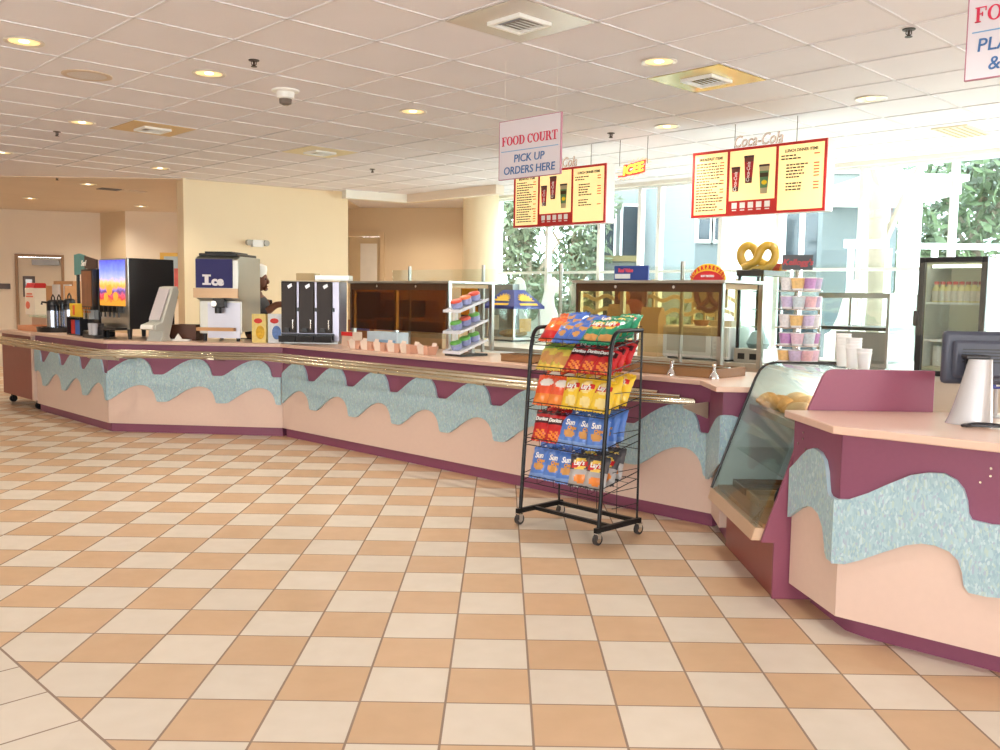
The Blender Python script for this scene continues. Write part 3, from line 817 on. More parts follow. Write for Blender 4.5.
mb = MB(); mb.box(.03, w - .03, .03, .37, 0, zst - .03); mb.build('body', mat('pink beige board', (206, 170, 148), .6), t)
mb = MB(); mb.box(0, w, 0, .4, zst - .029, zst); mb.build('shelf', mat('pale green glass shelf', (198, 206, 184), .2), t)
a0, a1, zt = px_box(FA, v + .2, 29, 46, 283, zst)
t = thing('drink_mix_carton', 'white and red carton with red lid on the far left pedestal', 'carton', FA.pt(a0, v + .15, zst + .0005), FA.a)
w = min(a1 - a0, .42); h = zt - zst
mb = MB(); mb.box(0, w, 0, .2, 0, h * .84); mb.build('carton', CARTW, t, bevel=.006)
mb = MB(); mb.yz([(0, h * .842), (.2, h * .842), (.17, h), (.03, h)], .01, w - .01); mb.build('lid', CARTR, t, bevel=.006)
mb = MB()
for z, a, b in ((.66, .2, .8), (.58, .12, .88)):
    mb.box(w * a, w * b, -.003, -.0005, h * (z - .03), h * (z + .02))
mb.ell((w * .3, -.002, h * .3), (w * .24, .004, h * .12), 12, 8)
mb.build('print', mat('orange red print', (222, 110, 84), .5), t)
u0, u1, zt = px_box(FA, .55, 47, 66, 281, T)
t = thing('paper_organizer', 'tan wooden organiser with white papers behind the black airpots', 'organizer', FA.pt(u0, .55, T + .0005), FA.a)
w = u1 - u0; h = zt - T; ow = mat('tan wood organiser', (198, 146, 96), .5, vary=.12)
mb = MB(); mb.box(0, w, .1, .2, 0, h).box(0, .02, 0, .1, 0, h * .9).box(w - .02, w, 0, .1, 0, h * .9).box(.02, w - .02, 0, .1, 0, .02); mb.build('body', ow, t)
for a, b in ((.02, .38), (.62, .97)):
    mb = MB(); mb.box(w * a + .01, w * b - .01, .07, .098, h * .2, h * .93); mb.build('paper', WHITE, t)

# airpots in a tray
APB = mat('black glossy airpot', (22, 22, 28), .18, .2); APS = mat('steel airpot band', (170, 176, 190), .15, 1.0)
u0, u1, zt = px_box(FA, .25, 43.5, 72, 328, T)
t = thing('airpot_tray', 'black round tray under the airpots', 'tray', FA.pt((u0 + u1) / 2, .3, T + .0005), FA.a)
mb = MB(); mb.lathe([(.02, 0), (.27, 0), (.28, .06), (.265, .06), (.255, .01), (.02, .01)], 28); mb.build('tray_body', BLACK, t)
def airpot(x, y, h, lab):
    p = FA.pt((u0 + u1) / 2, .3) + FA.e * x + FA.n * y
    t = thing('airpot', lab, 'airpot', (p.x, p.y, T + .0122), FA.a, 'airpots in the black tray')
    mb = MB(); mb.lathe([(.07, 0), (.074, .01), (.074, h * .72), (.07, h * .78)], 20); mb.build('body', APB, t)
    mb = MB(); mb.lathe([(.0752, h * .1), (.0752, h * .62)], 20, cap=False); mb.build('steel_sleeve', APS, t)
    mb = MB(); mb.lathe([(.07, h * .781), (.066, h * .9), (.045, h * .94), (.01, h * .95)], 20); mb.build('lid', BLACK, t)
    mb = MB(); mb.tube([(-.02, -.05, h * .86), (-.02, -.12, h * .88), (-.02, -.125, h * .8)], .012, 8); mb.build('spout', BLACK, t)
    mb = MB(); mb.tube([(-.06, 0, h * .88), (-.05, 0, h * 1.02), (.0, 0, h * 1.1), (.05, 0, h * 1.02), (.06, 0, h * .88)], .008, 6); mb.build('handle', BLACK, t)
airpot(-.12, .02, .40, 'black airpot at the left of the round tray')
airpot(.03, -.1, .40, 'black airpot with bright steel sleeve, middle of the round tray')
airpot(.15, .05, .42, 'black airpot at the right of the round tray')

# coffee machine with poster panel and the flag sign on it
v = .12
u0, u1, zt = px_box(FA, v, 82.5, 93.5, 269, T)
t = thing('coffee_machine', 'black coffee machine with brown picture panel left of the soda dispenser', 'coffee machine', FA.pt(u0, v, T + .0005), FA.a)
w = u1 - u0; h = zt - T; wl_ = w - .02; dC = .24
mb = MB(); mb.box(0, w, .06, dC, .06, h).box(0, w, 0, dC, 0, .058).box(0, w, -.0, .06, h * .4, h); mb.build('body', BLACK, t, bevel=.006)
mb = MB(); mb.box(.02, wl_, -.006, -.0005, h * .45, h * .97); mb.build('picture_panel', mat('brown coffee picture', (132, 84, 56), .35, vary=.55, scale=9), t)
bt = mat('round selection button', (196, 120, 60), .4)
mb = MB()
for r in range(2):
    for k in range(4): mb.cyl((.05 + k * wl_ / 4.6, -.001, h * (.42 - .0) - r * .04), (.05 + k * wl_ / 4.6, -.008, h * .42 - r * .04), .012, n=10)
mb.build('buttons', bt, t)
mb = MB(); mb.box(.04, .09, .0, .058, h * .26, h * .4).box(.16, .21, .0, .058, h * .26, h * .4); mb.build('nozzle', STEEL, t)
mb = MB(); mb.box(.03, w - .03, .004, .056, .0585, .066); mb.build('drip_grate', STEEL, t)
# flag sign
u0, u1, _ = px_box(FA, .35, 76, 98, 254, T); z0 = FA.uz(80, 275, .35)[1]; z1 = FA.uz(80, 253.5, .35)[1]
um = FA.U(84.5, .35, 1.7)
t = thing('flag_sign', 'teal and brown flag-shaped sign above the coffee station', 'sign', FA.pt(u0, .36, T + .0005), FA.a)
mb = MB(); mb.box(.03, .06, .0, .03, 0, z0 - T + .02); mb.box(-.02, .12, -.06, .12, 0, .012); mb.build('post', BLACK, t)
H = z1 - z0; zb = z0 - T; wq = um - u0; we = u1 - u0
mb = MB(); mb.xz([(0, zb), (wq, zb + H * .06), (wq, zb + H * .9), (wq * .5, zb + H), (0, zb + H * .95)], -.012, .012); mb.build('teal_panel', mat('teal sign', (74, 132, 132), .4, vary=.2), t)
mb = MB(); mb.xz([(wq + .001, zb + H * .3), (we, zb + H * .2), (we, zb + H * .68), (wq + .001, zb + H * .88)], -.01, .01); mb.build('brown_panel', mat('dark brown sign', (74, 52, 44), .4), t)
link('lettering', text_mesh('Surf', H * .36, .004, .002, .3, 1.0, LET_W), t, (wq * .95, -.016, zb + H * .42))
# condiment rack : red blob grinder on top, yellow and blue boxes
u0, u1, zt = px_box(FA, .1, 67, 81, 318, T)
t = thing('condiment_rack', 'black two-tier condiment rack between airpots and coffee machine', 'rack', FA.pt(u0, .1, T + .0005), FA.a)
w = u1 - u0 - .02; h1 = zt - T
mb = MB(); mb.box(0, w, 0, .3, 0, .01).box(0, w, 0, .3, h1, h1 + .012).box(0, .01, 0, .3, .01, h1).box(w - .01, w, 0, .3, .01, h1); mb.build('frame', BLACK, t)
base = FA.pt(u0, .1)
cols = [('red', (212, 60, 52), .02, .12), ('blue', (52, 104, 190), .15, .2)]
for nm, c, x, ww in cols:
    ww = min(ww, w - x - .02)
    p = FA.pt(u0 + x, .14, T + .011)
    mb = MB(); mb.box(0, ww, 0, .12, 0, h1 * .82)
    tag(mb.build('packet_box', mat('packet box ' + nm, c, .45, vary=.2, scale=30), loc=p, rotz=FA.a), nm + ' packet box on the lower tier of the black condiment rack', 'box')
p = FA.pt(u0 + .02, .13, T + h1 + .013)
mb = MB(); mb.box(0, w - .04, 0, .14, 0, .15)
bx = tag(mb.build('packet_box', mat('packet box yellow', (232, 190, 40), .45, vary=.1), loc=p, rotz=FA.a), 'yellow packet box on top of the black condiment rack', 'box')
mb = MB(); mb.box(.1, .16, -.003, -.0005, .02, .13); mb.build('red_stripe', mat('red stripe', (226, 90, 50), .45), bx)
p = FA.pt(u0 + w * .5, .32, T + h1 + .013)
t = thing('coffee_grinder', 'dark grinder with a red light behind the yellow box', 'grinder', p, FA.a)
mb = MB(); mb.lathe([(.02, 0), (.07, .0), (.075, .12), (.05, .2), (.085, .26), (.09, .33), (.05, .36)], 18); mb.build('body', DARK, t)
mb = MB(); mb.tube([(.0, -.05, .34), (-.06, -.08, .42)], .012, 8); mb.build('handle', BLACK, t)
mb = MB(); mb.ell((-.05, -.07, .29), (.035, .03, .03), 10, 8); mb.build('red_knob', mat('red knob', (220, 50, 50), .3), t)
# black shelf pod with jars in front of the coffee machine
u0, u1, zt = px_box(FA, -.0, 86, 99, 327, T)
t = thing('cup_caddy', 'dark caddy with clear tumblers in front of the coffee machine', 'caddy', FA.pt(u0 - .1, .0, T + .0005), FA.a)
w = u1 - u0 - .02
mb = MB(); mb.box(0, w, 0, .1, 0, .035).box(0, w, .085, .1, .035, .16); mb.build('body', DARK, t)
for k in range(2):
    mb = MB(); mb.lathe([(.028, .036), (.036, .16), (.032, .16), (.025, .04)], 14, c=(.14 + k * .1, .043, 0)); mb.build('tumbler', mat('grey frosted tumbler', (190, 190, 196), .2), t)

# ------------------------------------------------------------------ soda dispenser (front faces the left)
zs0, zs1 = T, 0
PA, PB, PC = at_z(103, 338, T), at_z(129.5, 340, T), at_z(177, 338, T)
PB = FB.pt(FB.U(129.5, .17, 1.2), .17, 0); 
FS2 = Frame((PB.x, PB.y), -42)
t = thing('soda_dispenser', 'tall soda dispenser with lit berry and fruit picture panel', 'soda dispenser', (PB.x, PB.y, T + .0005), FS2.a)
wS = -FS2.U(101, 0, 1.5); dS = .62
# depth so that the side panel ends near column 177
for _ in range(30):
    q = FS2.pt(0, dS); col_ = 500 + 911.7 * ((q - EYEV).dot(_r2) / (q - EYEV).dot(_f)); dS += (176.5 - col_) * .004
zt = FS2.uz(128, 258, 0)[1] - T
mb = MB(); mb.box(-wS, 0, .0, dS, .11, zt); mb.build('cabinet', mat('black satin cabinet', (30, 29, 32), .4), t, bevel=.008)
mb = MB(); mb.box(-.06, .004, -.012, .0, .11, zt - .005); mb.box(-wS, -.06, -.006, 0, zt - .02, zt); mb.build('corner_trim', STEEL, t)
pz0, pz1 = zt * .41, zt - .015
def soda_art():
    m = bpy.data.materials.new('lit berry picture'); m.use_nodes = True
    nt = m.node_tree; b = nt.nodes['Principled BSDF']; N = nt.nodes.new; L = nt.links.new
    tc = N('ShaderNodeTexCoord'); sp = N('ShaderNodeSeparateXYZ'); L(tc.outputs['Generated'], sp.inputs[0])
    nz = N('ShaderNodeTexNoise'); nz.inputs['Scale'].default_value = 7; L(tc.outputs['Generated'], nz.inputs[0])
    ad = N('ShaderNodeMath'); ad.operation = 'MULTIPLY_ADD'; ad.inputs[1].default_value = .22; L(nz.outputs['Fac'], ad.inputs[0]); L(sp.outputs[2], ad.inputs[2])
    su = N('ShaderNodeMath'); su.operation = 'SUBTRACT'; su.inputs[1].default_value = .11; L(ad.outputs[0], su.inputs[0])
    cr = N('ShaderNodeValToRGB'); e = cr.color_ramp
    st = [(0, (214, 150, 50)), (.1, (232, 150, 50)), (.16, (196, 60, 60)), (.24, (206, 90, 120)), (.3, (84, 60, 130)), (.36, (150, 120, 200)), (.42, (250, 170, 70)), (.52, (250, 200, 130)), (.6, (170, 180, 244)), (.8, (120, 140, 240)), (1, (86, 92, 220))]
    e.elements[0].color = lin(st[0][1]); e.elements[1].position = 1; e.elements[1].color = lin(st[-1][1])
    for p, c in st[1:-1]: q = e.elements.new(p); q.color = lin(c)
    L(su.outputs[0], cr.inputs[0]); L(cr.outputs[0], b.inputs['Base Color']); L(cr.outputs[0], b.inputs['Emission Color']); b.inputs['Emission Strength'].default_value = .75
    b.inputs['Roughness'].default_value = .2
    return m
mb = MB(); mb.box(-wS + .006, -.062, -.02, -.001, pz0, pz1); mb.build('picture_panel', soda_art(), t, bevel=.004)
mb = MB(); mb.ell((-wS * .62, -.022, pz0 + .17), (.07, .006, .06), 14, 8).ell((-wS * .4, -.022, pz0 + .1), (.06, .006, .05), 14, 8).ell((-wS * .75, -.022, pz0 + .09), (.05, .006, .05), 14, 8); mb.build('fruit_print', mat('orange fruit print', (250, 170, 60), .3, emit=.5), t)
mb = MB(); mb.box(-wS + .006, -.062, -.006, -.001, .12, pz0 - .005); mb.build('splash_panel', STEEL, t)
for k in range(5):
    x = -wS + .11 + k * (wS - .24) / 4
    mb = MB(); mb.box(x - .014, x + .014, -.075, -.006, pz0 - .07, pz0 - .004).cyl((x, -.055, pz0 - .12), (x, -.055, pz0 - .07), .011, n=10); mb.build('nozzle', BLACK, t)
mb = MB(); mb.box(-wS + .03, -.03, -.14, -.007, .1, .125); mb.build('drip_tray', BLACK, t)
for x in (-wS + .06, -.06):
    for y in (.03, dS - .06):
        mb = MB(); mb.cyl((x, y, 0), (x, y, .11), .02, .028, n=10); mb.build('leg', BLACK, t)

# napkin / lid dispenser, sloped
u0, u1, zt = px_box(FB, .03, 144, 169, 286, T)
t = thing('lid_dispenser', 'pale grey sloped lid dispenser in front of the soda dispenser', 'dispenser', FB.pt(u0 + .02, .03, T + .0005), FB.a - .35)
w = .17; h = zt - T
prof = [(.0, 0), (.16, 0), (.13, .05), (.17, .18), (.27, h - .06), (.25, h), (.19, h - .01), (.04, .2), (-.06, .17), (-.055, .12), (.04, .11), (.035, .05)]
mb = MB(); mb.yz([(y, z) for y, z in prof], .0, w + .03); mb.build('body', mat('pale grey dispenser', (204, 206, 198), .45), t, bevel=.006)
mb = MB()
q = [(.03, .215), (.175, h - .03), (.163, h - .024), (.018, .221)]
mb.yz(q, .025, w + .005); mb.build('front_cover', mat('lilac grey cover', (200, 194, 198), .3), t)
mb = MB(); mb.yz([(-.07, .125), (-.062, .168), (-.075, .17), (-.09, .13)], .015, w + .01); mb.build('lip', WHITE, t)
# napkin box
u0, u1, zt = px_box(FB, .24, 168, 195, 325, T)
t = thing('napkin_box', 'dark brown napkin box between the lid dispenser and the ice dispenser', 'box', FB.pt(u0, .26, T + .0005), FB.a)
w = u1 - u0; h = zt - T
mb = MB(); mb.box(0, w, 0, .015, 0, h).box(0, w, .235, .25, 0, h).box(0, .015, .015, .235, 0, h).box(w - .015, w, .015, .235, 0, h).box(.015, w - .015, .015, .235, 0, .012); mb.build('body', mat('dark brown box', (84, 50, 34), .45, vary=.15), t)
mb = MB(); mb.box(.015, w - .015, .02, .23, .012, h * .8); mb.build('napkin_stack', WHITE, t)
mb = MB(); mb.box(0, w * .95, 0, .06, 0, .018); mb.add([(w * .35, .03, .018), (w * .62, .03, .018), (w * .48, .03, .075), (w * .35, .045, .018), (w * .62, .045, .018), (w * .48, .045, .075)], [(0, 1, 2), (5, 4, 3), (0, 3, 4, 1), (1, 4, 5, 2), (2, 5, 3, 0)])
tag(mb.build('card_holder', WHITE, loc=FB.pt(u0, .14, T + .0005), rotz=FB.a), 'small white card holder in front of the dark brown napkin box', 'holder')

# ------------------------------------------------------------------ ice dispenser
v = .12
u0, u1, zt = px_box(FB, v, 196, 238, 256, T)
t = thing('ice_dispenser', 'stainless ice dispenser with dark blue panel on the counter', 'ice dispenser', FB.pt(u0, v, T + .0005), FB.a)
w = u1 - u0 + .01; D_ = .5; h = zt - T
STI = mat('satin grey steel side', (190, 190, 182), .34, .9, vary=.04)
for _ in range(30):
    q = FB.pt(u0 + w, v + D_); col_ = 500 + 911.7 * ((q - EYEV).dot(_r2) / (q - EYEV).dot(_f)); D_ += (261.5 - col_) * .004
zc = FB.uz(217, 298, v)[1] - T; zb = FB.uz(217, 325, v)[1] - T; zmid = FB.uz(217, 288, v)[1] - T; zp1 = FB.uz(217, 259, v)[1] - T
mb = MB(); mb.yz([(0, zc), (0, h - .04), (.06, h), (D_, h), (D_, .1), (.1, .1), (.1, zb - .1), (.1, zc - .03)], 0, w); mb.build('cabinet', STI, t, bevel=.006)
mb = MB(); mb.box(.02, w - .03, .05, D_ - .03, h + .0005, h + .03).box(.07, w - .1, .08, D_ - .1, h + .03, h + .05); mb.build('lid', BLACK, t, bevel=.006)
mb = MB(); mb.box(.012, w - .06, -.012, -.0005, zmid, zp1); pn = mb.build('blue_panel', mat('navy sign panel', (30, 30, 96), .55), t)
def serif(name, parts, m, parent, locn):
    mb = MB()
    for x0, x1, z0, z1 in parts: mb.box(x0, x1, -.004, 0, z0, z1)
    return mb.build(name, m, parent, locn)
hp = (zp1 - zmid); LW = mat('pale lettering', (222, 220, 226), .4, vary=0)
link('lettering', text_mesh('ce', hp * .42, .003, .007, 0, 1.1, LW), pn, (w * .53, -.0142, zmid + hp * .1))
k = hp * .36
serif('lettering', [(-.045, .045, 0, .02), (-.045, .045, k - .02, k), (-.02, .02, .02, k - .02)], LW, pn, (w * .28, -.0125, zmid + hp * .1))
mb = MB(); mb.box(-.015, w + .0, -.018, -.0005, zc + .0, zmid - .004); mb.build('trim_strip', mat('warm steel strip', (180, 150, 118), .3, .6), t)
mb = MB(); mb.box(.09, w - .02, .094, .0995, zb - .14, zc - .05); mb.build('lower_panel', mat('bright brushed panel', (196, 198, 210), .38, .6), t)
mb = MB(); mb.box(w * .38, w * .66, .01, .09, zc - .1, zc - .004).cyl((w * .5, .03, zc - .16), (w * .5, .03, zc - .1), .035, n=14); mb.build('chute', BLACK, t, bevel=.004)
mb = MB(); mb.cyl((w * .42, .004, zc - .06), (w * .42, .012, zc - .06), .03, n=14); mb.build('lock_ring', CHROME, t)
mb = MB(); mb.box(-.01, w * .85, .03, .099, .11, .145); mb.build('drip_shelf', mat('tan drip shelf', (196, 148, 96), .5), t)
for x in (.04, w - .06):
    for y in (.14, D_ - .06):
        mb = MB(); mb.cyl((x, y, 0), (x, y, .1), .02, .026, n=10); mb.build('leg', BLACK, t)
# two upright snack cartons
for (a, b, top, c1, c2, lab) in ((252, 267.5, 314, (226, 206, 130), (220, 170, 40), 'yellow snack carton with red oval, right of the ice dispenser'), (268, 284, 314, (216, 222, 226), (96, 130, 190), 'white and blue snack carton beside the black drink dispenser')):
    u0, u1, zt = px_box(FB, .12, a, b, top, T)
    t = thing('snack_carton', lab, 'carton', FB.pt(u0, .12, T + .0005), FB.a - .1); w = u1 - u0 - .01; h = zt - T
    mb = MB(); mb.box(0, w, 0, .06, 0, h); mb.build('box', mat('carton ' + lab[:6], c1, .5, vary=.2, scale=25), t)
    mb = MB(); mb.ell((w * .45, -.001, h * .76), (w * .3, .004, h * .09), 14, 8); mb.build('oval_print', mat('red oval print', (206, 56, 50), .5), t)
    mb = MB(); mb.ell((w * .6, -.001, h * .36), (w * .32, .004, h * .24), 14, 8); mb.build('picture_print', mat('print ' + lab[:6], c2, .5, vary=.5, scale=30), t)

# ================================================================== long counter, left half
# three-door drink dispenser
FD = Frame((-2.262, 9.33), -4)
dw = .6; dd = .34; dh = .635
t = thing('drink_dispenser', 'black three-door drink dispenser at the bend of the counter', 'drink dispenser', (FD.o.x, FD.o.y, T + .0005), FD.a)
mb = MB(); mb.box(0, dw, .02, dd, .03, dh); mb.build('cabinet', mat('lilac grey steel', (170, 168, 182), .35, .8), t, bevel=.004)
mb = MB(); mb.box(-.004, dw + .004, .012, dd + .004, dh + .0005, dh + .012); mb.build('top', mat('cream top', (226, 212, 178), .4), t)
DD = mat('dark brown glossy door', (52, 44, 41), .42, .0, vary=.1, spec=.3)
dwid = (.165, .195, .195); x = .004
for k, ww in enumerate((.155, .16, .16)):
    mb = MB(); mb.box(x, x + ww, -.004, .019, .11, dh - .004); d = mb.build('door', DD, t, bevel=.008)
    mb = MB(); mb.xz([(x + ww * .5, .56), (x + ww * .75, .585), (x + ww * .7, .615), (x + ww * .42, .59)], -.0075, -.0042); mb.build('badge', mat('silver badge', (190, 188, 186), .3, .6), d)
    mb = MB(); mb.cyl((x + ww * .8, -.02, .15), (x + ww * .8, -.02, .24), .007, n=8).cyl((x + ww * .8, -.02, .24), (x + ww * .8, -.006, .24), .007, n=8); mb.build('tap_lever', CHROME, d)
    mb = MB(); mb.box(x + ww * .3, x + ww * .6, -.05, -.0042, .125, .16); mb.build('spout', BLACK, d)
    mb = MB(); mb.yz([(-.1, 0.02), (-.11, .085), (-.085, .085), (-.08, .04), (-.01, .04), (-.01, .105), (.019, .105), (.019, .02)], x + .002, x + ww + .02); mb.build('drip_tray', BLACK, t)
    mb = MB(); mb.box(x + ww + .004, x + ww + .022, .008, .0195, .33, .37); mb.build('latch', BLACK, t)
    x += ww + .026
mb = MB(); mb.box(.02, dw - .02, .04, dd - .03, 0, .03); mb.build('foot', STEELM, t)
# boxes on top
zt = T + dh + .0135
mb = MB(); mb.box(0, .2, 0, .16, 0, .075); p = FD.pt(.1, .2, zt)
tag(mb.build('cardboard_box', mat('beige cardboard', (206, 184, 140), .6), loc=p, rotz=FD.a - .1, bevel=.003), 'small beige cardboard box on top of the black drink dispenser', 'box')
mb = MB(); mb.box(0, .36, 0, .16, 0, .01).box(0, .36, 0, .01, .01, .055).box(0, .36, .15, .16, .01, .055).box(0, .01, .01, .15, .01, .055).box(.35, .36, .01, .15, .01, .055); p = FD.pt(.32, .12, zt)
tag(mb.build('open_tray', mat('pale steel tray', (226, 228, 222), .3, .3), loc=p, rotz=FD.a, bevel=.002), 'long pale tray on top of the drink dispenser, right of the beige box', 'tray')

AMBER = glass('amber tinted acrylic', (228, 212, 176), .05); AMBER2 = glass('smoked amber acrylic', (176, 130, 74), .05)
AMBER_D = mat('amber frame', (70, 44, 24), .3)
def food_guard(name, label, u0, u1, v, depth, zt, zamb, am=AMBER):
    t = thing(name, label, 'food guard', FC.pt(u0, v, T + .0005), FC.a)
    w = u1 - u0; h = zt - T
    mb = MB(); mb.box(-.03, w + .03, -.03, depth, h - .022, h); mb.build('roof', STEEL, t, bevel=.003)
    mb = MB(); mb.box(.02, w - .02, -.012, -.004, zamb - T, h - .024); mb.build('amber_panel', am, t)
    mb = MB(); mb.box(.0, w, -.016, -.0125, h - .085, h - .0235).box(0, .022, -.016, -.0125, zamb - T, h - .085).box(w - .022, w, -.016, -.0125, zamb - T, h - .085); mb.build('panel_border', AMBER_D, t)
    for x in (0, w - .035):
        for y in (.0, depth - .05):
            mb = MB(); mb.box(x, x + .035, y, y + .035, 0, h - .0225); mb.build('post', STEEL, t)
    mb = MB()
    for x in (w * .3, w * .7): mb.cyl((x, -.022, h - .05), (x, -.016, h - .05), .012, n=10)
    mb.build('knob', CHROME, t)
    mb = MB(); mb.box(.04, w - .04, .06, depth - .06, h - .06, h - .024); mb.build('heat_strip', mat('cream heat strip', (236, 214, 170), .5), t)
    return t
food_guard('food_guard', 'steel food guard with amber panel on the left half of the counter', .56, 2.0, .45, .6, 1.6, 1.13, AMBER2)
# things behind / under it
def cbox(nm, label, F, v, a, b, top, z0, rgb, dep=.2, var=.08, cat='box', m=None):
    u0, u1, zt = px_box(F, v, a, b, top, z0)
    mb = MB(); w = u1 - u0; h = zt - z0
    mb.box(0, w, 0, dep, 0, h)
    o = tag(mb.build(nm, m or mat('card ' + label[:18], rgb, .6, vary=var, scale=14), loc=F.pt(u0, v, z0 + .0005), rotz=F.a, bevel=.003), label, cat)
    return o, w, h
o, w, h = cbox('snack_box', 'white and blue box on the counter behind the paper boats', FC, .3, 367, 397, 332, T, (196, 218, 232), .14, .15)
mb = MB(); mb.box(w * .25, w * .95, -.003, -.0005, h * .2, h * .55); mb.build('blue_print', mat('pale blue print', (140, 184, 222), .5, vary=.3, scale=40), o)
o, w, h = cbox('snack_box', 'red and white box beside the drink dispenser', FC, .32, 341.5, 352.5, 332, T, (226, 200, 180), .12, .2)
mb = MB(); mb.box(0, w, -.003, -.0005, h * .72, h); mb.build('red_band', mat('red band', (220, 50, 50), .5), o)
# paper boats along the counter edge
BOAT = mat('pink paper boat', (226, 176, 150), .7, vary=.06)
def boat():
    mb = MB(); a, b, h = .062, .045, .075; A2, B2 = .085, .062
    o1 = [(-a, -b, 0), (a, -b, 0), (a, b, 0), (-a, b, 0)]; o2 = [(-A2, -B2, h), (A2, -B2, h), (A2, B2, h), (-A2, B2, h)]
    i1 = [(x * .95, y * .95, .003) for x, y, z in o1]; i2 = [(x * .96, y * .96, h) for x, y, z in o2]
    vs = o1 + o2 + i1 + i2; fs = [(3, 2, 1, 0), (8, 9, 10, 11)]
    for k in range(4):
        j = (k + 1) % 4; fs += [(k, j, 4 + j, 4 + k), (4 + k, 4 + j, 12 + j, 12 + k), (12 + k, 12 + j, 8 + j, 8 + k)]
    mb.add(vs, fs); return mb
bpx = [358, 369.5, 383, 396.5, 409.5, 427]
names = ['first from the left', 'second from the left', 'third from the left', 'fourth from the left', 'fifth from the left', 'last, next to the snack cup rack']
proto = None
for k, px in enumerate(bpx):
    lab = 'pink paper food boat on the counter edge, ' + names[k]; p = FC.pt(FC.U(px, .1, 1.0), .1, T + .0008)
    if proto is None:
        proto = thing('paper_boat', lab, 'paper boat', p, FC.a + .1, 'paper boats on the counter edge'); boat().build('boat', BOAT, proto)
        mb = MB()
        mb.add([(-.05, -.054, .002), (.02, -.054, .002), (.03, -.066, .085), (-.02, -.068, .1), (-.06, -.064, .08)], [(0, 1, 2, 3, 4)]); mb.add([(.02, .02, .02), (.07, .03, .03), (.075, .05, .1), (.04, .03, .105)], [(0, 1, 2, 3)])
        mb.build('liner_paper', mat('pale liner paper', (240, 222, 206), .7), proto)
    else: dup(proto, p, FC.a + random.uniform(-.1, .25), lab)
# cartons stacked behind the amber panel (on the back shelf)
BS = thing('back_shelf', 'steel work table behind the left food guard', 'table', FC.pt(.45, 1.36, 0), FC.a)
mb = MB(); mb.box(0, 1.45, 0, .38, .86, .9); mb.build('top', STEELM, BS)
for x in (.03, 1.38):
    for y in (.02, .32): mb = MB(); mb.box(x, x + .04, y, y + .04, 0, .86); mb.build('leg', STEELM, BS)
z = .9
for a, b, top, rgb, lab, z0 in ((348, 372, 320, (178, 120, 80), 'brown carton at the left end of the work table behind the guard', z), (374, 402, 318, (206, 160, 110), 'tan carton on the work table behind the guard', z), (404, 442, 322, (214, 178, 130), 'wide tan carton at the right end of the work table behind the guard', z)):
    o, w, h = cbox('cardboard_box', lab, FC, 1.4, a, b, top, z0, rgb, .3)
    mb = MB(); mb.box(w * .1, w * .9, -.003, -.0005, h * .55, h * .9); mb.build('blue_print', mat('violet blue print', (110, 104, 170), .5) if a != 404 else mat('tan print', (196, 150, 100), .5), o)
for a, b, top, lab, hh in ((350, 380, 292, 'dark tall carton stacked on the brown carton behind the guard', 0), (385, 425, 300, 'large brown carton stacked on the tan carton behind the guard', 0)):
    z0 = max(FC.uz((a + b) / 2, 319 if a < 380 else 317, 1.45)[1], .95)
    cbox('cardboard_box', lab, FC, 1.44, a, b, top, z0, (120, 74, 44) if a < 380 else (150, 96, 54), .2)
# snack cup rack: three sloping tiers
t0 = FC.pt(2.27, .14, T + .0005)
t = thing('snack_cup_rack', 'white three-tier sloping rack of lidded snack cups on the counter', 'rack', t0, FC.a)
tiers = [.02, .19, .37]; dl = .34; sl = .32
mb = MB(); mb.box(.06, .1, .05, .08, 0, .38).box(.06, .1, .25, .28, 0, .44); mb.build('upright', WHITE, t)
for z in tiers:
    mb = MB(); mb.yz([(0, z), (dl, z + dl * sl), (dl, z + dl * sl + .008), (0, z + .008)], 0, .2); mb.yz([(0, z + .008), (.012, z + .0111), (.012, z + .026), (0, z + .026)], 0, .2); mb.yz([(0, z), (dl, z + dl * sl), (dl, z + dl * sl + .02), (0, z + .02)], .2, .206).yz([(0, z), (dl, z + dl * sl), (dl, z + dl * sl + .02), (0, z + .02)], -.006, 0); mb.build('tier', mat('white rack tier with blue print', (224, 228, 236), .4), t)
mb = MB(); mb.box(.0, .2, .02, .34, -.0, .018); mb.build('base', DARK, t)
CUPC = mat('printed snack cup', (150, 158, 200), .4, vary=.5, scale=40)
lids = {'red': mat('red cup lid', (220, 84, 66), .35), 'orange': mat('orange cup lid', (232, 130, 80), .35), 'green': mat('green cup lid', (96, 176, 76), .35), 'tan': mat('tan cup lid', (206, 150, 100), .35)}
plan_ = [('top', .37, ['red', 'orange', 'red']), ('middle', .19, ['green', 'red', 'green']), ('bottom', .02, ['green', 'green', 'green'])]
pos_n = ['front', 'middle', 'rear']
for tn, z, cs in plan_:
    for k, c in enumerate(cs):
        y = .07 + k * .105; p = t0 + FC.e * .1 + FC.n * y + Vector((0, 0, z + y * sl + .0225))
        lab = '%s-lidded snack cup, %s one on the %s tier of the white rack' % (c, pos_n[k], tn)
        q = thing('snack_cup', lab, 'snack cup', p, FC.a, 'snack cups on the white rack'); q.rotation_euler = (math.atan(sl), 0, FC.a)
        mb = MB(); mb.lathe([(.045, -.004), (.05, .02), (.05, .045)], 18); mb.build('cup', CUPC, q)
        mb = MB(); mb.lathe([(.051, .0455), (.051, .055), (.045, .066), (.015, .07)], 18); mb.build('lid', lids[c], q)
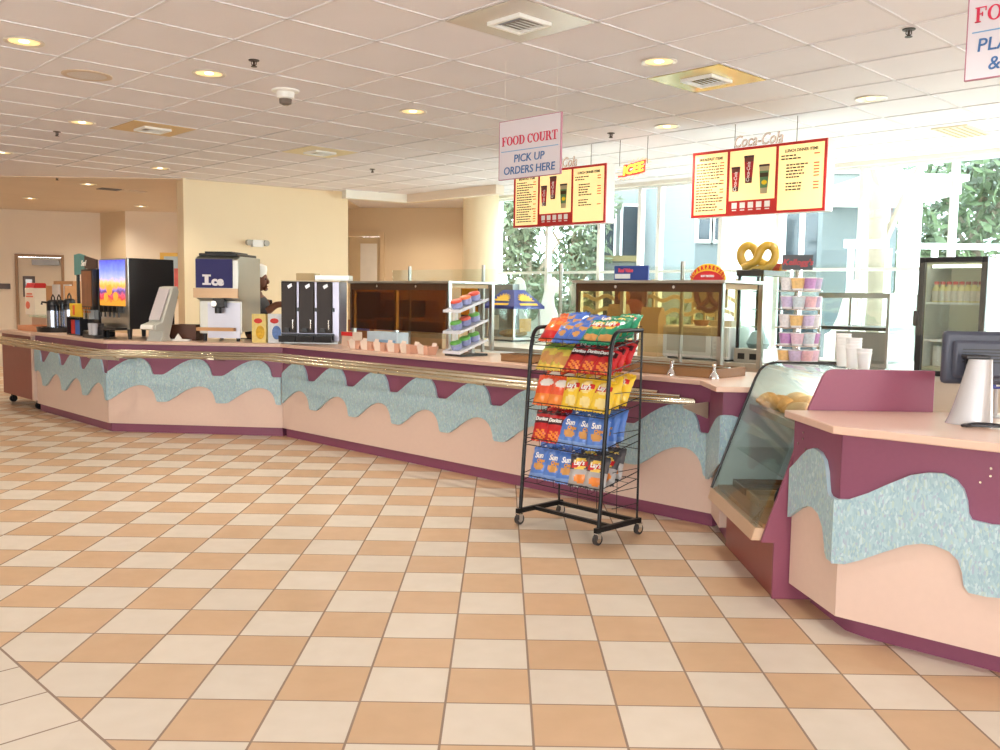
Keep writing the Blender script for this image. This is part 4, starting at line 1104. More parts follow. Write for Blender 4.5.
# ================================================================== back counter along the windows
t = thing('back_counter', 'pale back counter running below the windows', 'counter', FC.pt(.35, 1.75, 0), FC.a)
BCU = 6.5
mb = MB(); mb.box(0, BCU, .03, 1.4, 0, .905); mb.build('body', mat('pale counter body', (214, 204, 190), .5), t)
mb = MB(); mb.box(-.02, BCU, 0, 1.42, .9055, .94); mb.build('top', mat('pale steel top', (216, 212, 200), .3, .4), t)
ZB = .9405
def BU(px, v): return FC.U(px, v, 1.2)
# white wave shaped backsplash boards
WV = mat('white wave board', (244, 244, 240), .5)
_n = WV.node_tree; _t = _n.nodes.new('ShaderNodeBsdfTranslucent'); _t.inputs[0].default_value = (.95, .95, .93, 1); _m = _n.nodes.new('ShaderNodeMixShader'); _m.inputs[0].default_value = .6
_n.links.new(_n.nodes['Principled BSDF'].outputs[0], _m.inputs[1]); _n.links.new(_t.outputs[0], _m.inputs[2]); _n.links.new(_m.outputs[0], _n.nodes['Material Output'].inputs[0])
def crest_board(name, lab, u0, u1, v, zb, zt, n):
    P = (u1 - u0) / n; pts = [(0, zb)]
    prof_ = [(0, .3), (.12, .34), (.26, .52), (.38, .8), (.5, .96), (.62, 1.0), (.74, .94), (.8, .82), (.76, .74), (.68, .76), (.63, .7), (.66, .55), (.76, .42), (.9, .32)]
    for k in range(n):
        for a, b in prof_: pts.append(((k + a) * P, zb + (zt - zb) * b))
    pts += [(u1 - u0, zb + (zt - zb) * .3), (u1 - u0, zb)]
    mb = MB(); mb.xz(pts, 0, .018)
    return tag(mb.build(name, WV, loc=FC.pt(u0, v, 0), rotz=FC.a), lab, 'decoration')
v = 3.12
crest_board('wave_board', 'white wave-crest board below the windows behind the popcorn cabinet', FC.U(500, v, 1.5), FC.U(566, v, 1.5), v, ZB, FC.uz(520, 277, v)[1], 2)
crest_board('wave_board', 'white wave-crest board below the windows behind the open display case', FC.U(826, v, 1.5), FC.U(925, v, 1.5), v, ZB, FC.uz(860, 279, v)[1], 2)

# glass screen with posts standing on the counter
t = thing('glass_screen', 'long clear glass screen on steel posts behind the food counter', 'glass screen', (0, 0, 0))
v = 1.27
zt = 1.735
F0 = FC.pt(1.05, v); 
mb = MB()
ug0, ug1 = .2, 4.35
mb.prism([FC.pt(ug0, v, 1.02), FC.pt(ug1, v, 1.02), FC.pt(ug1, v, zt), FC.pt(ug0, v, zt)], FC.n * .008); mb.build('pane', CLEAR, t)
ug2 = 6.5
mb = MB(); mb.prism([FC.pt(ug1 + .01, v, 1.25), FC.pt(ug2, v, 1.25), FC.pt(ug2, v, zt), FC.pt(ug1 + .01, v, zt)], FC.n * .008); mb.build('pane', CLEAR, t)
for px in (407.5, 481, 558.5, 680, 795):
    u = FC.U(px, v, 1.5); mb = MB(); p = FC.pt(u, v + .03, 0); lo_ = .86 if u > 2.2 else .8
    mb.cyl(p + Vector((0, 0, .0)), p + Vector((0, 0, zt + .04)), .018, n=12); mb.build('post', mat('grey steel post', (176, 174, 166), .3, .7), t)

# grey partition board with an orange notice (left of the popcorn cabinet)
v = 1.0
u0, u1 = FC.U(471, .75, 1.4), FC.U(512, 1.3, 1.4)
o = FC.pt(2.1, 1.25, 0)
v = 2.98
u0, u1, zt = px_box(FC, v, 470, 512, 284, ZB)
t = thing('steel_cabinet', 'grey steel cabinet with an orange notice, left of the popcorn cabinet', 'cabinet', FC.pt(u0, v, ZB), FC.a)
zb = ZB
w = u1 - u0
mb = MB(); mb.box(0, w, 0, .12, 0, zt - zb); mb.build('cabinet_body', mat('dull grey steel', (142, 148, 150), .4, .5), t, bevel=.004)
nu0, nz1 = FC.uz(461, 288, .9); nu1, nz0 = FC.uz(478, 314, .9)
q = FC.U(478, v, 1.4) - u0
t2 = thing('notice', 'orange and dark notice panel beside the snack cup rack', 'notice', FC.pt(FC.U(461, 1.12, 1.4), 1.12, 0), FC.a)
wn_ = FC.U(478.5, 1.12, 1.4) - FC.U(461, 1.12, 1.4); hn1 = FC.uz(470, 287, 1.12)[1]; hn0 = FC.uz(470, 317, 1.12)[1]
mb = MB(); mb.box(0, wn_, 0, .012, hn0, hn1).box(wn_ * .4, wn_ * .6, .002, .012, .01, hn0).box(0, wn_, -.05, .09, 0, .01); mb.build('board', mat('dark notice board', (70, 44, 34), .5), t2)
mb = MB(); mb.box(.01, wn_ - .01, -.003, -.0005, hn0 + (hn1 - hn0) * .62, hn1 - .01).box(.01, wn_ - .01, -.003, -.0005, hn0 + .02, hn0 + (hn1 - hn0) * .35); mb.build('orange_print', mat('orange print', (236, 158, 44), .5, vary=.35, scale=50), t2)

# popcorn / pretzel chip cabinet with blue roof and yellow suns
cpx = at_z(513.5, 342, ZB); dist = cpx.y
wP = 50 / 911 * dist * .74
a = wP * .5
t = thing('warmer_cabinet', 'clear snack warmer cabinet with blue roof and yellow sun prints', 'warmer', (cpx.x - a * .7071, cpx.y + a * .7071, ZB), radians(-45)); h1 = (339 - 306) / 911 * dist; h2 = (339 - 287) / 911 * dist
mb = MB(); mb.box(-a, a, 0, 2 * a, .02, .05); mb.build('base', STEELM, t)
mb = MB(); mb.box(-a * .8, a * .8, .1 * a, 1.9 * a, 0, .02); mb.build('foot', DARK, t)
mb = MB()
for x0, x1, y0, y1 in ((-a, a, 0, .006), (-a, a, 2 * a - .006, 2 * a), (-a, -a + .006, .006, 2 * a - .006), (a - .006, a, .006, 2 * a - .006)): mb.box(x0, x1, y0, y1, .05, h1)
mb.build('glass_walls', CLEAR, t)
mb = MB()
for x in (-a, a):
    for y in (0, 2 * a): mb.box(x - .01, x + .01, y - .01, y + .01, .05, h1)
mb.build('corner_post', STEEL, t)
BLU = mat('royal blue roof', (52, 62, 140), .35); SUN = mat('yellow sun print', (238, 190, 60), .4)
e_ = .045; r_ = a * .42; c_ = a
lo_ = [(-a - e_, -e_), (a + e_, -e_), (a + e_, 2 * a + e_), (-a - e_, 2 * a + e_)]; up_ = [(-r_, c_ - r_), (r_, c_ - r_), (r_, c_ + r_), (-r_, c_ + r_)]
vs = [(x, y, h1 + .0005) for x, y in lo_] + [(x, y, h1 + .03) for x, y in lo_] + [(x, y, h2) for x, y in up_]
mb = MB(); mb.add(vs, [(3, 2, 1, 0), (8, 9, 10, 11)] + [(k, (k + 1) % 4, 4 + (k + 1) % 4, 4 + k) for k in range(4)] + [(4 + k, 4 + (k + 1) % 4, 8 + (k + 1) % 4, 8 + k) for k in range(4)])
rf = mb.build('roof', BLU, t)
def sun_on(n3, up3, c3, R):
    mb = MB(); n3 = n3.normalized(); up3 = (up3 - n3 * up3.dot(n3)).normalized(); rt = up3.cross(n3)
    pts = []
    for k in range(36):
        an = pi * k / 35; rr = R * (1 if k % 4 < 2 else .74); pts.append(c3 + n3 * .003 + rt * cos(an) * rr * 1.1 + up3 * sin(an) * rr)
    mb.prism(pts, n3 * .003); pts2 = [c3 + n3 * .003 + rt * x * R * 1.25 + up3 * y * R for x, y in ((-1, -.55), (1, -.55), (1, -.3), (-1, -.3))]
    mb.prism(pts2, n3 * .003)
    return mb.build('sun_print', SUN, rf)
hz_ = h2 - h1 - .03; in_ = a + e_ - r_
for nx, ny in ((0, -1), (-1, 0), (1, 0)):
    n3 = Vector((nx * hz_, ny * hz_, in_)); cx, cy = (nx * (a + e_ + r_) / 2, c_ + ny * (a + e_ + r_) / 2)
    sun_on(n3, Vector((0, 0, 1)), Vector((cx, cy, h1 + .03 + hz_ * .5)) - Vector((0, 0, hz_ * .2)) - Vector((-nx, -ny, 0)) * in_ * .2, hz_ * .62)
mb = MB(); mb.ell((-.0, a, .09), (a * .8, a * .8, .05), 14, 8); mb.build('snack_heap', mat('golden snack heap', (214, 164, 84), .7, vary=.4, scale=30, bump=.6), t)
mb = MB(); mb.box(-a * .75, -a * .2, .008, .014, h1 * .35, h1 * .8); mb.build('notice_card', WHITE, t)
mb = MB(); mb.box(a - .014, a - .008, a * .5, a * 1.4, h1 * .3, h1 * .7); mb.build('notice_print', mat('orange card', (236, 168, 90), .5, vary=.4, scale=30), t)

# ------------------------------------------------------------------ right food guard and the things in it
u0g, u1g = 3.40, 4.71; vg = .55
food_guard('food_guard', 'large food guard with amber panel behind the chip rack', u0g, u1g, vg, .62, 1.605, 1.21)
# front wells: steel pan set into the worktop
uw0, uw1 = 3.0, FC.U(716, .1, 1.0)
t = thing('food_well', 'stainless food well let into the worktop in front of the right food guard', 'food well', FC.pt(uw0, .1, T + .0005), FC.a)
ww = uw1 - uw0
mb = MB(); mb.box(0, ww, 0, .02, 0, .06).box(0, ww, .36, .38, 0, .06).box(0, .02, .02, .36, 0, .06).box(ww - .02, ww, .02, .36, 0, .06); mb.box(-.002, ww + .002, -.008, .022, .0505, .06).box(-.002, ww + .002, .358, .382, .0505, .06); mb.build('rim', mat('bronze panel', (150, 112, 74), .45), t)
mb = MB(); mb.box(.02, ww - .02, .02, .36, 0, .012); mb.build('basin', STEELM, t)
for k in range(3):
    x = .03 + k * (ww - .06) / 3; mb = MB(); mb.box(x + .01, x + (ww - .06) / 3 - .01, -.006, -.0005, .006, .05); mb.build('front_panel', mat('bronze panel', (150, 112, 74), .45), t)
mb = MB(); mb.box(0, ww, .15, .185, .0605, .068); mb.build('rail', STEEL, t)
for px in (671.5, 714):
    u = FC.U(px, .06, 1.0)
    q = FC.pt(u, .06, T + .0005)
    mb = MB(); mb.lathe([(.032, 0), (.034, .012), (.024, .03), (.012, .045), (.009, .08), (.016, .085), (.016, .1), (.004, .104)], 16)
    tag(mb.build('chrome_bell', CHROME, loc=q), 'small chrome bell-shaped holder on the worktop edge, %s' % ('left one' if px < 700 else 'right one near the steel post'), 'holder')
# microwave seen through the amber panel
v = .95
u0, u1, zt = px_box(FC, 1.8, 662, 727, 326, ZB)
t = thing('microwave', 'white microwave on the back counter behind the right food guard', 'microwave', FC.pt(u0, 1.8, ZB), FC.a)
w = u1 - u0; h = max(.26, zt - ZB)
mb = MB(); mb.box(0, w, .012, .38, .012, h); mb.build('body', WHITE, t, bevel=.008)
mb = MB(); mb.box(.005, w * .76, -.004, .0115, .02, h - .01); d = mb.build('door', mat('white microwave door', (226, 226, 222), .3), t, bevel=.006)
mb = MB(); mb.box(.05, w * .68, -.007, -.0045, .07, h - .06); mb.build('door_window', mat('grey oven window', (190, 186, 176), .2), d)
mb = MB(); mb.box(w * .78, w - .008, -.004, .0115, .02, h - .01); cpn = mb.build('control_panel', mat('pale control panel', (214, 212, 204), .35), t)
mb = MB()
for r in range(4):
    for c in range(3): mb.box(w * .8 + c * .03, w * .8 + c * .03 + .022, -.006, -.0045, .05 + r * .032, .072 + r * .032)
mb.build('keypad', GREYP, cpn)
for x in (.03, w - .05): mb = MB(); mb.box(x, x + .02, .04, .34, 0, .0118); mb.build('foot', BLACK, t)
tm = h + ZB
# basket on the microwave, paper bags left of it
q = FC.pt(u0 + w * .45, 1.96, tm + .0005)
mb = MB(); mb.lathe([(.05, 0), (.08, .05), (.075, .05), (.045, .006)], 20); tag(mb.build('bread_basket', mat('wicker basket', (196, 140, 84), .7, vary=.3, scale=60), loc=q), 'small wicker basket on top of the white microwave', 'basket')
q = FC.pt(u0 + w * .8, 1.9, tm + .0005)
mb = MB(); mb.box(-.1, .1, 0, .2, 0, .05); tag(mb.build('paper_pad', mat('pale paper stack', (226, 210, 176), .6, vary=.1), loc=q, rotz=FC.a + .1), 'pale stack of papers on top of the microwave, right of the basket', 'papers')
PB_ = mat('kraft paper bag', (212, 182, 140), .7, vary=.1)
for a_, b_, top, lab in ((604, 622, 304, 'kraft paper bag stack behind the guard, left one'), (637, 657, 307, 'kraft paper bag stack behind the guard, next to the microwave')):
    u0, u1, zt = px_box(FC, 1.84, a_, b_, top, ZB)
    mb = MB(); w = u1 - u0; h = zt - ZB
    vs = [(0, 0, 0), (w, 0, 0), (w, .16, 0), (0, .16, 0), (.01, .02, h * .8), (w - .01, .02, h * .8), (w - .01, .14, h * .8), (.01, .14, h * .8), (0, .06, h), (w, .06, h), (w, .09, h * .98), (0, .09, h * .98)]
    mb.add(vs, [(3, 2, 1, 0), (8, 9, 10, 11)] + [(k, (k + 1) % 4, 4 + (k + 1) % 4, 4 + k) for k in range(4)] + [(4 + k, 4 + (k + 1) % 4, 8 + (k + 1) % 4, 8 + k) for k in range(4)])
    tag(mb.build('paper_bag', PB_, loc=FC.pt(u0, 1.84, ZB), rotz=FC.a), lab, 'paper bag')
# creamy wavy screen bars behind the guard + two food pictures standing on the back counter
v = 2.5
t = thing('wavy_screen', 'cream rack of wavy bars below the windows behind the right food guard', 'rack', FC.pt(FC.U(580, v, 1.4), v, ZB), FC.a)
wv = FC.U(735, v, 1.4) - FC.U(580, v, 1.4)
mb = MB()
for x in (0, wv * .25, wv * .5, wv * .75, wv): mb.box(x - .012, x + .012, .01, .03, 0, .72)
mb.build('upright', mat('cream upright', (222, 206, 160), .5), t)
CRM = mat('cream wavy bar', (240, 226, 186), .5)
for z in (.40, .53, .66):
    pts = [(x * wv / 60, z + .022 * sin(x / 60 * wv / .28 * 2 * pi)) for x in range(61)]
    mb = MB(); mb.xz([(x, zz + .02) for x, zz in pts] + [(x, zz - .02) for x, zz in pts[::-1]], -.006, .0095); mb.build('wavy_bar', CRM, t)
v = 2.38
def picture(nm, lab, a_, b_, z1p, z0p, rgb):
    u0, z1 = FC.uz(a_, z1p, v); u1, z0 = FC.uz(b_, z0p, v)
    t = thing(nm, lab, 'picture', FC.pt(u0, v, ZB), FC.a)
    w = u1 - u0; 
    mb = MB(); mb.box(0, w, 0, .02, z0 - ZB, z1 - ZB).box(w * .3, w * .36, .002, .018, .01, z0 - ZB).box(w * .64, w * .7, .002, .018, .01, z0 - ZB).box(w * .1, w * .9, -.06, .08, 0, .01); mb.build('panel', mat(nm + ' ground', rgb, .4, vary=.1), t)
    return t, w, z0 - ZB, z1 - ZB
t, w, z0, z1 = picture('food_picture', 'dark red food picture on a stand behind the right food guard', 615, 646, 286, 320, (112, 52, 44))
mb = MB(); mb.ell((w * .3, -.002, z0 + (z1 - z0) * .7), (w * .2, .006, (z1 - z0) * .18), 14, 8); mb.build('round_print', mat('yellow bread print', (224, 158, 66), .5), t)
mb = MB(); mb.ell((w * .6, -.002, z0 + (z1 - z0) * .4), (w * .33, .006, (z1 - z0) * .22), 14, 8); mb.build('pizza_print', mat('red food print', (178, 84, 60), .5, vary=.4, scale=30), t)
def pretzel_path(R, flat=.0):
    pts = []
    ctrl = [(-.82, -.74), (-.45, -.5), (-.08, -.22), (.1, .25), (.3, .66), (.62, .8), (.92, .55), (1.0, .1), (.82, -.38), (.42, -.72), (0, -.84), (-.42, -.72), (-.82, -.38), (-1.0, .1), (-.92, .55), (-.62, .8), (-.3, .66), (-.1, .25), (.08, -.22), (.45, -.5), (.82, -.74)]
    n = len(ctrl)
    for i in range(n - 1):
        p0, p1, p2, p3 = [ctrl[max(0, min(n - 1, i + k))] for k in (-1, 0, 1, 2)]
        for s_ in range(5):
            u = s_ / 5
            q = [0.5 * ((2 * p1[k]) + (-p0[k] + p2[k]) * u + (2 * p0[k] - 5 * p1[k] + 4 * p2[k] - p3[k]) * u * u + (-p0[k] + 3 * p1[k] - 3 * p2[k] + p3[k]) * u ** 3) for k in (0, 1)]
            f = (i + u) / (n - 1); y = -.12 if f < .25 else (.1 if f > .75 else 0)
            pts.append((q[0] * R, y * R * (1 - flat), -q[1] * -1 * R))
    pts.append((ctrl[-1][0] * R, .1 * R * (1 - flat), ctrl[-1][1] * R))
    return pts
t, w, z0, z1 = picture('pretzel_picture', 'brown pretzel picture on a stand behind the right food guard', 694, 727, 284, 308, (196, 178, 130))
mb = MB(); mb.tube([(w * .5 + x * .8, -.014, z0 + (z1 - z0) * .55 + z) for x, y, z in pretzel_path(w * .5, 1)], w * .07, 8); mb.build('pretzel_print', mat('brown pretzel print', (120, 62, 36), .4), t)
# signs on top of the guard
zg = 1.6055
u0, z1 = FC.uz(614.5, 266, .7); u1, _ = FC.uz(648.5, 266, .7)
t = thing('deli_sign', 'blue sign with red and white lettering on the right food guard', 'sign', FC.pt(u0, .7, zg), FC.a)
w = u1 - u0; h = max(.1, z1 - zg)
mb = MB(); mb.box(0, w, 0, .014, 0, h).box(.02, w - .02, .0141, .07, 0, .008); pn = mb.build('panel', mat('navy sign', (48, 72, 142), .4), t)
link('lettering', text_mesh('Real Value', h * .36, .003, .002, .1, .8, mat('pink red lettering', (226, 90, 110), .4)), pn, (w * .34, -.003, h * .58))
mb = MB(); mb.box(.01, w * .48, -.004, -.0005, h * .14, h * .46); mb.build('white_print', WHITE, pn)
u0, z1 = FC.uz(691, 264, .75); u1, _ = FC.uz(726, 264, .75)
t = thing('pretzel_sign', 'yellow and red half-oval pretzel sign on the right food guard', 'sign', FC.pt((u0 + u1) / 2, .75, zg), FC.a)
w = (u1 - u0) / 2; h = max(.1, z1 - zg)
def half(R1, R2): return [(R1 * cos(pi * k / 24), R2 * sin(pi * k / 24)) for k in range(25)]
mb = MB(); mb.xz(half(w, h), 0, .014); mb.box(-w * .8, w * .8, .0141, .07, 0, .008); pn = mb.build('yellow_panel', mat('yellow sign', (242, 196, 56), .4), t)
mb = MB(); mb.xz(half(w * .86, h * .58), -.003, -.0005); mb.build('red_panel', mat('red sign', (206, 48, 52), .4), pn)
# arched lettering
REDL = mat('red lettering', (206, 44, 44), .4, vary=0)
for k, chh in enumerate('SUPERPRETZEL'):
    a_ = pi - (k + .5) / 12 * pi * .9 - pi * .05
    o = link('lettering', text_mesh(chh, h * .3, .003, .002, 0, .9, REDL), pn, (w * .9 * cos(a_) , -.004, h * .78 * sin(a_) - h * .08), rot=(0, (a_ - pi / 2) * -.6, 0))
link('lettering', text_mesh('SOFT PRETZELS', h * .16, .003, .001, 0, .8, LET_W), pn, (0, -.0055, h * .22))

# ------------------------------------------------------------------ pretzel warmer with the big pretzel on top
pw = FC.pt(FC.U(748, 1.0, 1.2), 1.0)
v = 1.0
u0 = FC.U(734, v, 1.2); u1 = FC.U(760, v, 1.2)
dist = FC.pt(u0, v).length
zt = FC.uz(748, 271, v)[1]; zb = FC.uz(748, 362, v)[1]
zb = ZB
v = 1.84; u0 = FC.U(736, v, 1.2); u1 = FC.U(761, v, 1.2); zt = FC.uz(748, 270, v)[1]
t = thing('pretzel_warmer', 'glass pretzel warmer with black frame behind the right end of the counter', 'warmer', FC.pt(u0, v, ZB), FC.a)
w = u1 - u0; h = zt - ZB; d = .34
mb = MB()
for x in (0, w - .022):
    for y in (0, d - .022): mb.box(x, x + .022, y, y + .022, .12, h - .05)
mb.build('frame_post', BLACK, t)
mb = MB(); mb.box(-.01, w + .01, -.01, d + .01, 0, .12); mb.build('base', STEELM, t, bevel=.004)
mb = MB(); mb.box(-.012, w + .012, -.012, d + .012, h - .05, h); mb.build('top', BLACK, t, bevel=.004)
mb = MB(); mb.box(.022, w - .022, .008, .012, .121, h - .051).box(.022, w - .022, d - .012, d - .008, .121, h - .051).box(.008, .012, .022, d - .022, .121, h - .051).box(w - .012, w - .008, .022, d - .022, .121, h - .051); mb.build('glass_walls', CLEAR, t)
mb = MB(); mb.cyl((w / 2, d / 2, .121), (w / 2, d / 2, h - .06), .012, n=10)
for z in (.3, .45, .6): mb.tube([(w / 2 - .07, d / 2, z), (w / 2 + .07, d / 2, z)], .005, 6)
mb.build('hanger', CHROME, t)
mb = MB(); mb.box(.03, w * .4, -.013, -.0105, .03, .08).box(w * .6, w - .03, -.013, -.0105, .03, .08); mb.build('switch_panel', BLACK, t)
mb = MB(); mb.lathe([(.08, .121), (.1, .16), (.05, .26), (.02, .27)], 18, c=(w / 2, d / 2, 0)); mb.build('salt_tray', mat('blue grey tray', (160, 184, 190), .3), t)
cu, cz = FC.uz(755.5, 258.5, v + .1); R_ = 16.5 / 911 * FC.pt(cu, v + .1).length
t = thing('pretzel_display', 'large golden display pretzel standing above the pretzel warmer', 'display pretzel', FC.pt(cu, v + .14, ZB + h + .0005), FC.a + .25)
hz = cz - ZB - h
PRZ = mat('golden yellow glazed pretzel', (196, 158, 52), .3, vary=.12, scale=10, coat=.3)
mb = MB(); mb.tube([(x, y, hz + z * .86 + .01) for x, y, z in pretzel_path(R_)], R_ * .25, 14); mb.build('pretzel', PRZ, t)
mb = MB(); mb.cyl((0, 0, 0), (0, 0, hz - R_ * .6), .012, n=10); mb.cyl((0, 0, 0), (0, 0, .012), .05, n=18); mb.build('stand', BLACK, t)
q = FC.pt(u1 - .04, v + .27, ZB + h + .0005)
t = thing('warmer_sign', 'small red sign with yellow arc beside the big pretzel', 'sign', q, FC.a)
mb = MB(); mb.box(-.1, .1, 0, .014, 0, .06); mb.build('panel', mat('red small sign', (200, 44, 48), .4), t)
mb = MB(); mb.xz([(r * cos(pi * k / 16) + .14, r * sin(pi * k / 16) + .0) for r, ks in ((.1, range(17)), (.055, range(16, -1, -1))) for k in ks], 0, .012); mb.build('yellow_arc', mat('yellow sign', (242, 196, 56), .4), t)

# ------------------------------------------------------------------ revolving cereal cup rack on the return counter
cx, cy = 2.0, 6.12
pc = at_z(795, 340, 1.2); k_ = 6.0 / pc.y; cx, cy = pc.x * k_, 5.95
cx = (795 - 500) / 911.7 * 5.95
t = thing('cup_carousel', 'wire carousel of cereal cups with dark sign on the counter behind the pastry case', 'rack', (cx, cy, T + .0005), -.2)
zs = [at_y(795, y, 5.87).z - T for y in (291, 309.5, 328, 346, 363)]
mb = MB(); mb.cyl((0, 0, .02), (0, 0, at_y(795, 272, 5.95).z - T), .014, n=12); mb.cyl((0, 0, 0), (0, 0, .02), .13, n=24); mb.build('pole', CHROME, t)
for z in zs:
    mb = MB()
    if z > .04:
        mb.tube([(.145 * cos(2 * pi * k / 28), .145 * sin(2 * pi * k / 28), z) for k in range(28)], .004, 6, closed=True)
        mb.tube([(.055 * cos(2 * pi * k / 20), .055 * sin(2 * pi * k / 20), z) for k in range(20)], .004, 6, closed=True)
        for k in range(4): mb.tube([(0, 0, z), (.145 * cos(k * pi / 2), .145 * sin(k * pi / 2), z)], .004, 6)
        mb.build('ring', CHROME, t)
sz0, sz1 = at_y(791, 270, 5.95).z - T, at_y(791, 255, 5.95).z - T; sw = 29 / 911 * 5.95
mb = MB(); mb.box(-.02 - sw / 2, -.02 + sw / 2, -.03, -.012, sz0, sz1); sgn = mb.build('sign_panel', mat('charcoal sign', (52, 54, 56), .4), t)
link('lettering', text_mesh("Kellogg's", (sz1 - sz0) * .55, .003, .0015, .25, 1.0, mat('dark red lettering', (176, 36, 46), .4, vary=0)), sgn, (-.02, -.034, sz0 + (sz1 - sz0) * .33))
mb = MB(); mb.box(-.06, -.045, -.0115, .0, zs[0] + .02, sz0 + .02).box(.0, .015, -.0115, .0, zs[0] + .02, sz0 + .02); mb.build('sign_bracket', CHROME, t)
CUPW = mat('white paper cup', (238, 236, 240), .4)
BAN = {'lilac': (196, 184, 216), 'orange': (234, 192, 130), 'purple': (190, 144, 198), 'white': (226, 226, 234), 'pink': (224, 196, 214), 'teal': (196, 212, 220), 'red': (224, 182, 190)}
def ccup(col):
    mb = MB(); mb.lathe([(.031, 0), (.034, .012), (.041, .062), (.044, .076), (.046, .08), (.043, .082), (.01, .083)], 18, mi=[0, 1, 1, 0, 2, 2, 2])
    return mb.mesh('cereal_cup', [CUPW, mat('cup band ' + col, BAN[col], .45, vary=.35, scale=60), mat('foil cup lid', (214, 214, 222), .3, .6)])
CM = {c: ccup(c) for c in BAN}
tier_cols = [['white', 'orange', 'purple', 'lilac'], ['lilac', 'teal', 'red', 'lilac'], ['white', 'orange', 'lilac', 'white'], ['purple', 'pink', 'teal', 'purple'], ['orange', 'lilac', 'red', 'pink']]
tn = ['top', 'second', 'third', 'fourth', 'bottom']; pn_ = ['far left', 'centre left', 'centre right', 'far right']
for r, z in enumerate(zs):
    for k, (ang_, c) in enumerate(zip((-2.75, -1.98, -1.22, -.42), tier_cols[r])):
        ang2 = ang_ + (.1 if r % 2 else 0)
        o = link('cereal_cup', CM[c], None, (cx + .1 * cos(ang2), cy + .1 * sin(ang2), T + max(z + .0045, .0005)), random.uniform(0, 6))
        tag(o, '%s cereal cup at the %s of the %s tier of the carousel' % (c, pn_[k], tn[r]), 'cereal cup', 'cereal cups on the carousel')

# ------------------------------------------------------------------ foam cup stacks on the pastry case
FOAM = mat('white foam cup', (244, 244, 244), .55, vary=.01)
for k, (px, w_, top, y, lab) in enumerate(((841.5, 15, 333.5, 5.1, 'tallest stack of white foam cups on the pastry case, left'), (852, 15.5, 338, 4.96, 'middle stack of white foam cups on the pastry case'), (863, 14.5, 349, 4.86, 'shortest stack of white foam cups on the pastry case, right'))):
    R_ = w_ / 2 / 911.7 * y; x = (px - 500) / 911.7 * y; zt = at_y(px, top, y).z - 1.1075; 
    n = max(1, int((zt - .1) / .02)); prof = [(R_ * .72, 0)]
    hb = zt - .018 * n
    prof += [(R_ * .95, hb - .008), (R_, hb - .006), (R_, hb)]
    for q in range(n): prof += [(R_ * .95, hb + q * .018 + .002), (R_ * .97, hb + q * .018 + .012), (R_, hb + q * .018 + .013), (R_, hb + q * .018 + .018)]
    prof += [(R_ * .9, hb + n * .018), (R_ * .66, .02 + n * .018)]
    mb = MB(); mb.lathe(prof, 24)
    tag(mb.build('foam_cup_stack', FOAM, loc=(x, y, 1.1082)), lab, 'cups')

# ------------------------------------------------------------------ open stainless display case
v = 1.82
u0, u1 = FC.U(817, v, 1.2), FC.U(888, v, 1.2); zt = FC.uz(852, 293, v)[1]; zm = FC.uz(852, 325, v)[1]
t = thing('display_case', 'open stainless display case with glass side below the windows', 'display case', FC.pt(u0, v, ZB), FC.a)
w = u1 - u0; h = zt - ZB; d = .6
mb = MB(); mb.box(0, w, 0, .025, h - .04, h).box(0, w, 0, .3, h - .008, h).box(-.0, .02, 0, .02, .06, h - .04).box(w - .02, w, 0, .02, .06, h - .04).box(w - .02, w, d - .02, d, .06, h).box(0, .02, d - .02, d, .06, h); mb.build('frame', STEEL, t)
mb = MB(); mb.box(.02, w - .02, .02, d - .05, zm - ZB - .04, zm - ZB - .015); mb.build('shelf', mat('dark shelf edge', (92, 88, 82), .4, .4), t)
mb = MB(); mb.box(0, w, 0, d, 0, .06); mb.build('base', STEELM, t)
mb = MB(); mb.box(w - .012, w - .006, .02, d - .02, .06, h - .008); mb.build('side_glass', glass('greenish side glass', (226, 240, 232), .06), t)
mb = MB(); mb.box(.02, w - .02, d * .5, d * .5 + .01, .06, zm - ZB - .06); mb.build('back_panel', mat('pale steel back', (190, 192, 186), .4, .6), t)
# ------------------------------------------------------------------ countertop glass door cooler with bottles
v = 1.0
zt_ = None
FQ = Frame((0, 0), -43.98)
t0 = FC.pt(0, 0)
v = 1.82
u0, u1 = FC.U(917.5, v, 1.3), FC.U(984.5, v, 1.3); zt = FC.uz(950, 257, v)[1]
t = thing('glass_door_cooler', 'glass-door drinks cooler with black door frame at the right edge', 'cooler', FC.pt(u0, v, ZB), FC.a)
w = u1 - u0; h = zt - ZB; d = .6
CRB = mat('cream cooler body', (226, 220, 190), .45)
mb = MB(); mb.box(0, .03, .03, d, 0, h - .006).box(w - .03, w, .03, d, 0, h - .006).box(.03, w - .03, d - .03, d, 0, h - .006).box(.03, w - .03, .03, d - .03, 0, .06).box(.03, w - .03, .03, d - .03, h - .05, h - .006); mb.build('cabinet', CRB, t)
fw = .036
mb = MB(); mb.box(-.004, fw, -.022, .029, 0, h).box(w - fw, w + .004, -.022, .029, 0, h).box(fw, w - fw, -.022, .029, h - fw, h).box(fw, w - fw, -.022, .029, 0, fw); dr = mb.build('door', BLACK, t, bevel=.004)
mb = MB(); mb.box(fw, w - fw, -.004, .002, fw, h - fw); mb.build('door_glass', CLEAR, dr)
mb = MB(); mb.box(-.018, .012, -.05, -.0225, h * .42, h * .55); mb.build('handle', BLACK, dr)
mb = MB(); mb.box(fw + .03, w - fw - .03, .05, .08, h - .075, h - .052); mb.build('lamp_tube', mat('lit cooler lamp', (255, 252, 240), .4, emit=3.5, vary=0), t)
sh = [FC.uz(950, 303, v + .2)[1] - ZB]
for z in (sh[0], sh[0] - .27):
    mb = MB(); 
    for k in range(18): y = .06 + k * (d - .12) / 17; mb.tube([(.031, y, z - .004), (w - .031, y, z - .004)], .003, 5)
    mb.box(.031, w - .031, .05, .056, z - .012, z + .004); mb.build('wire_shelf', WHITE, t)
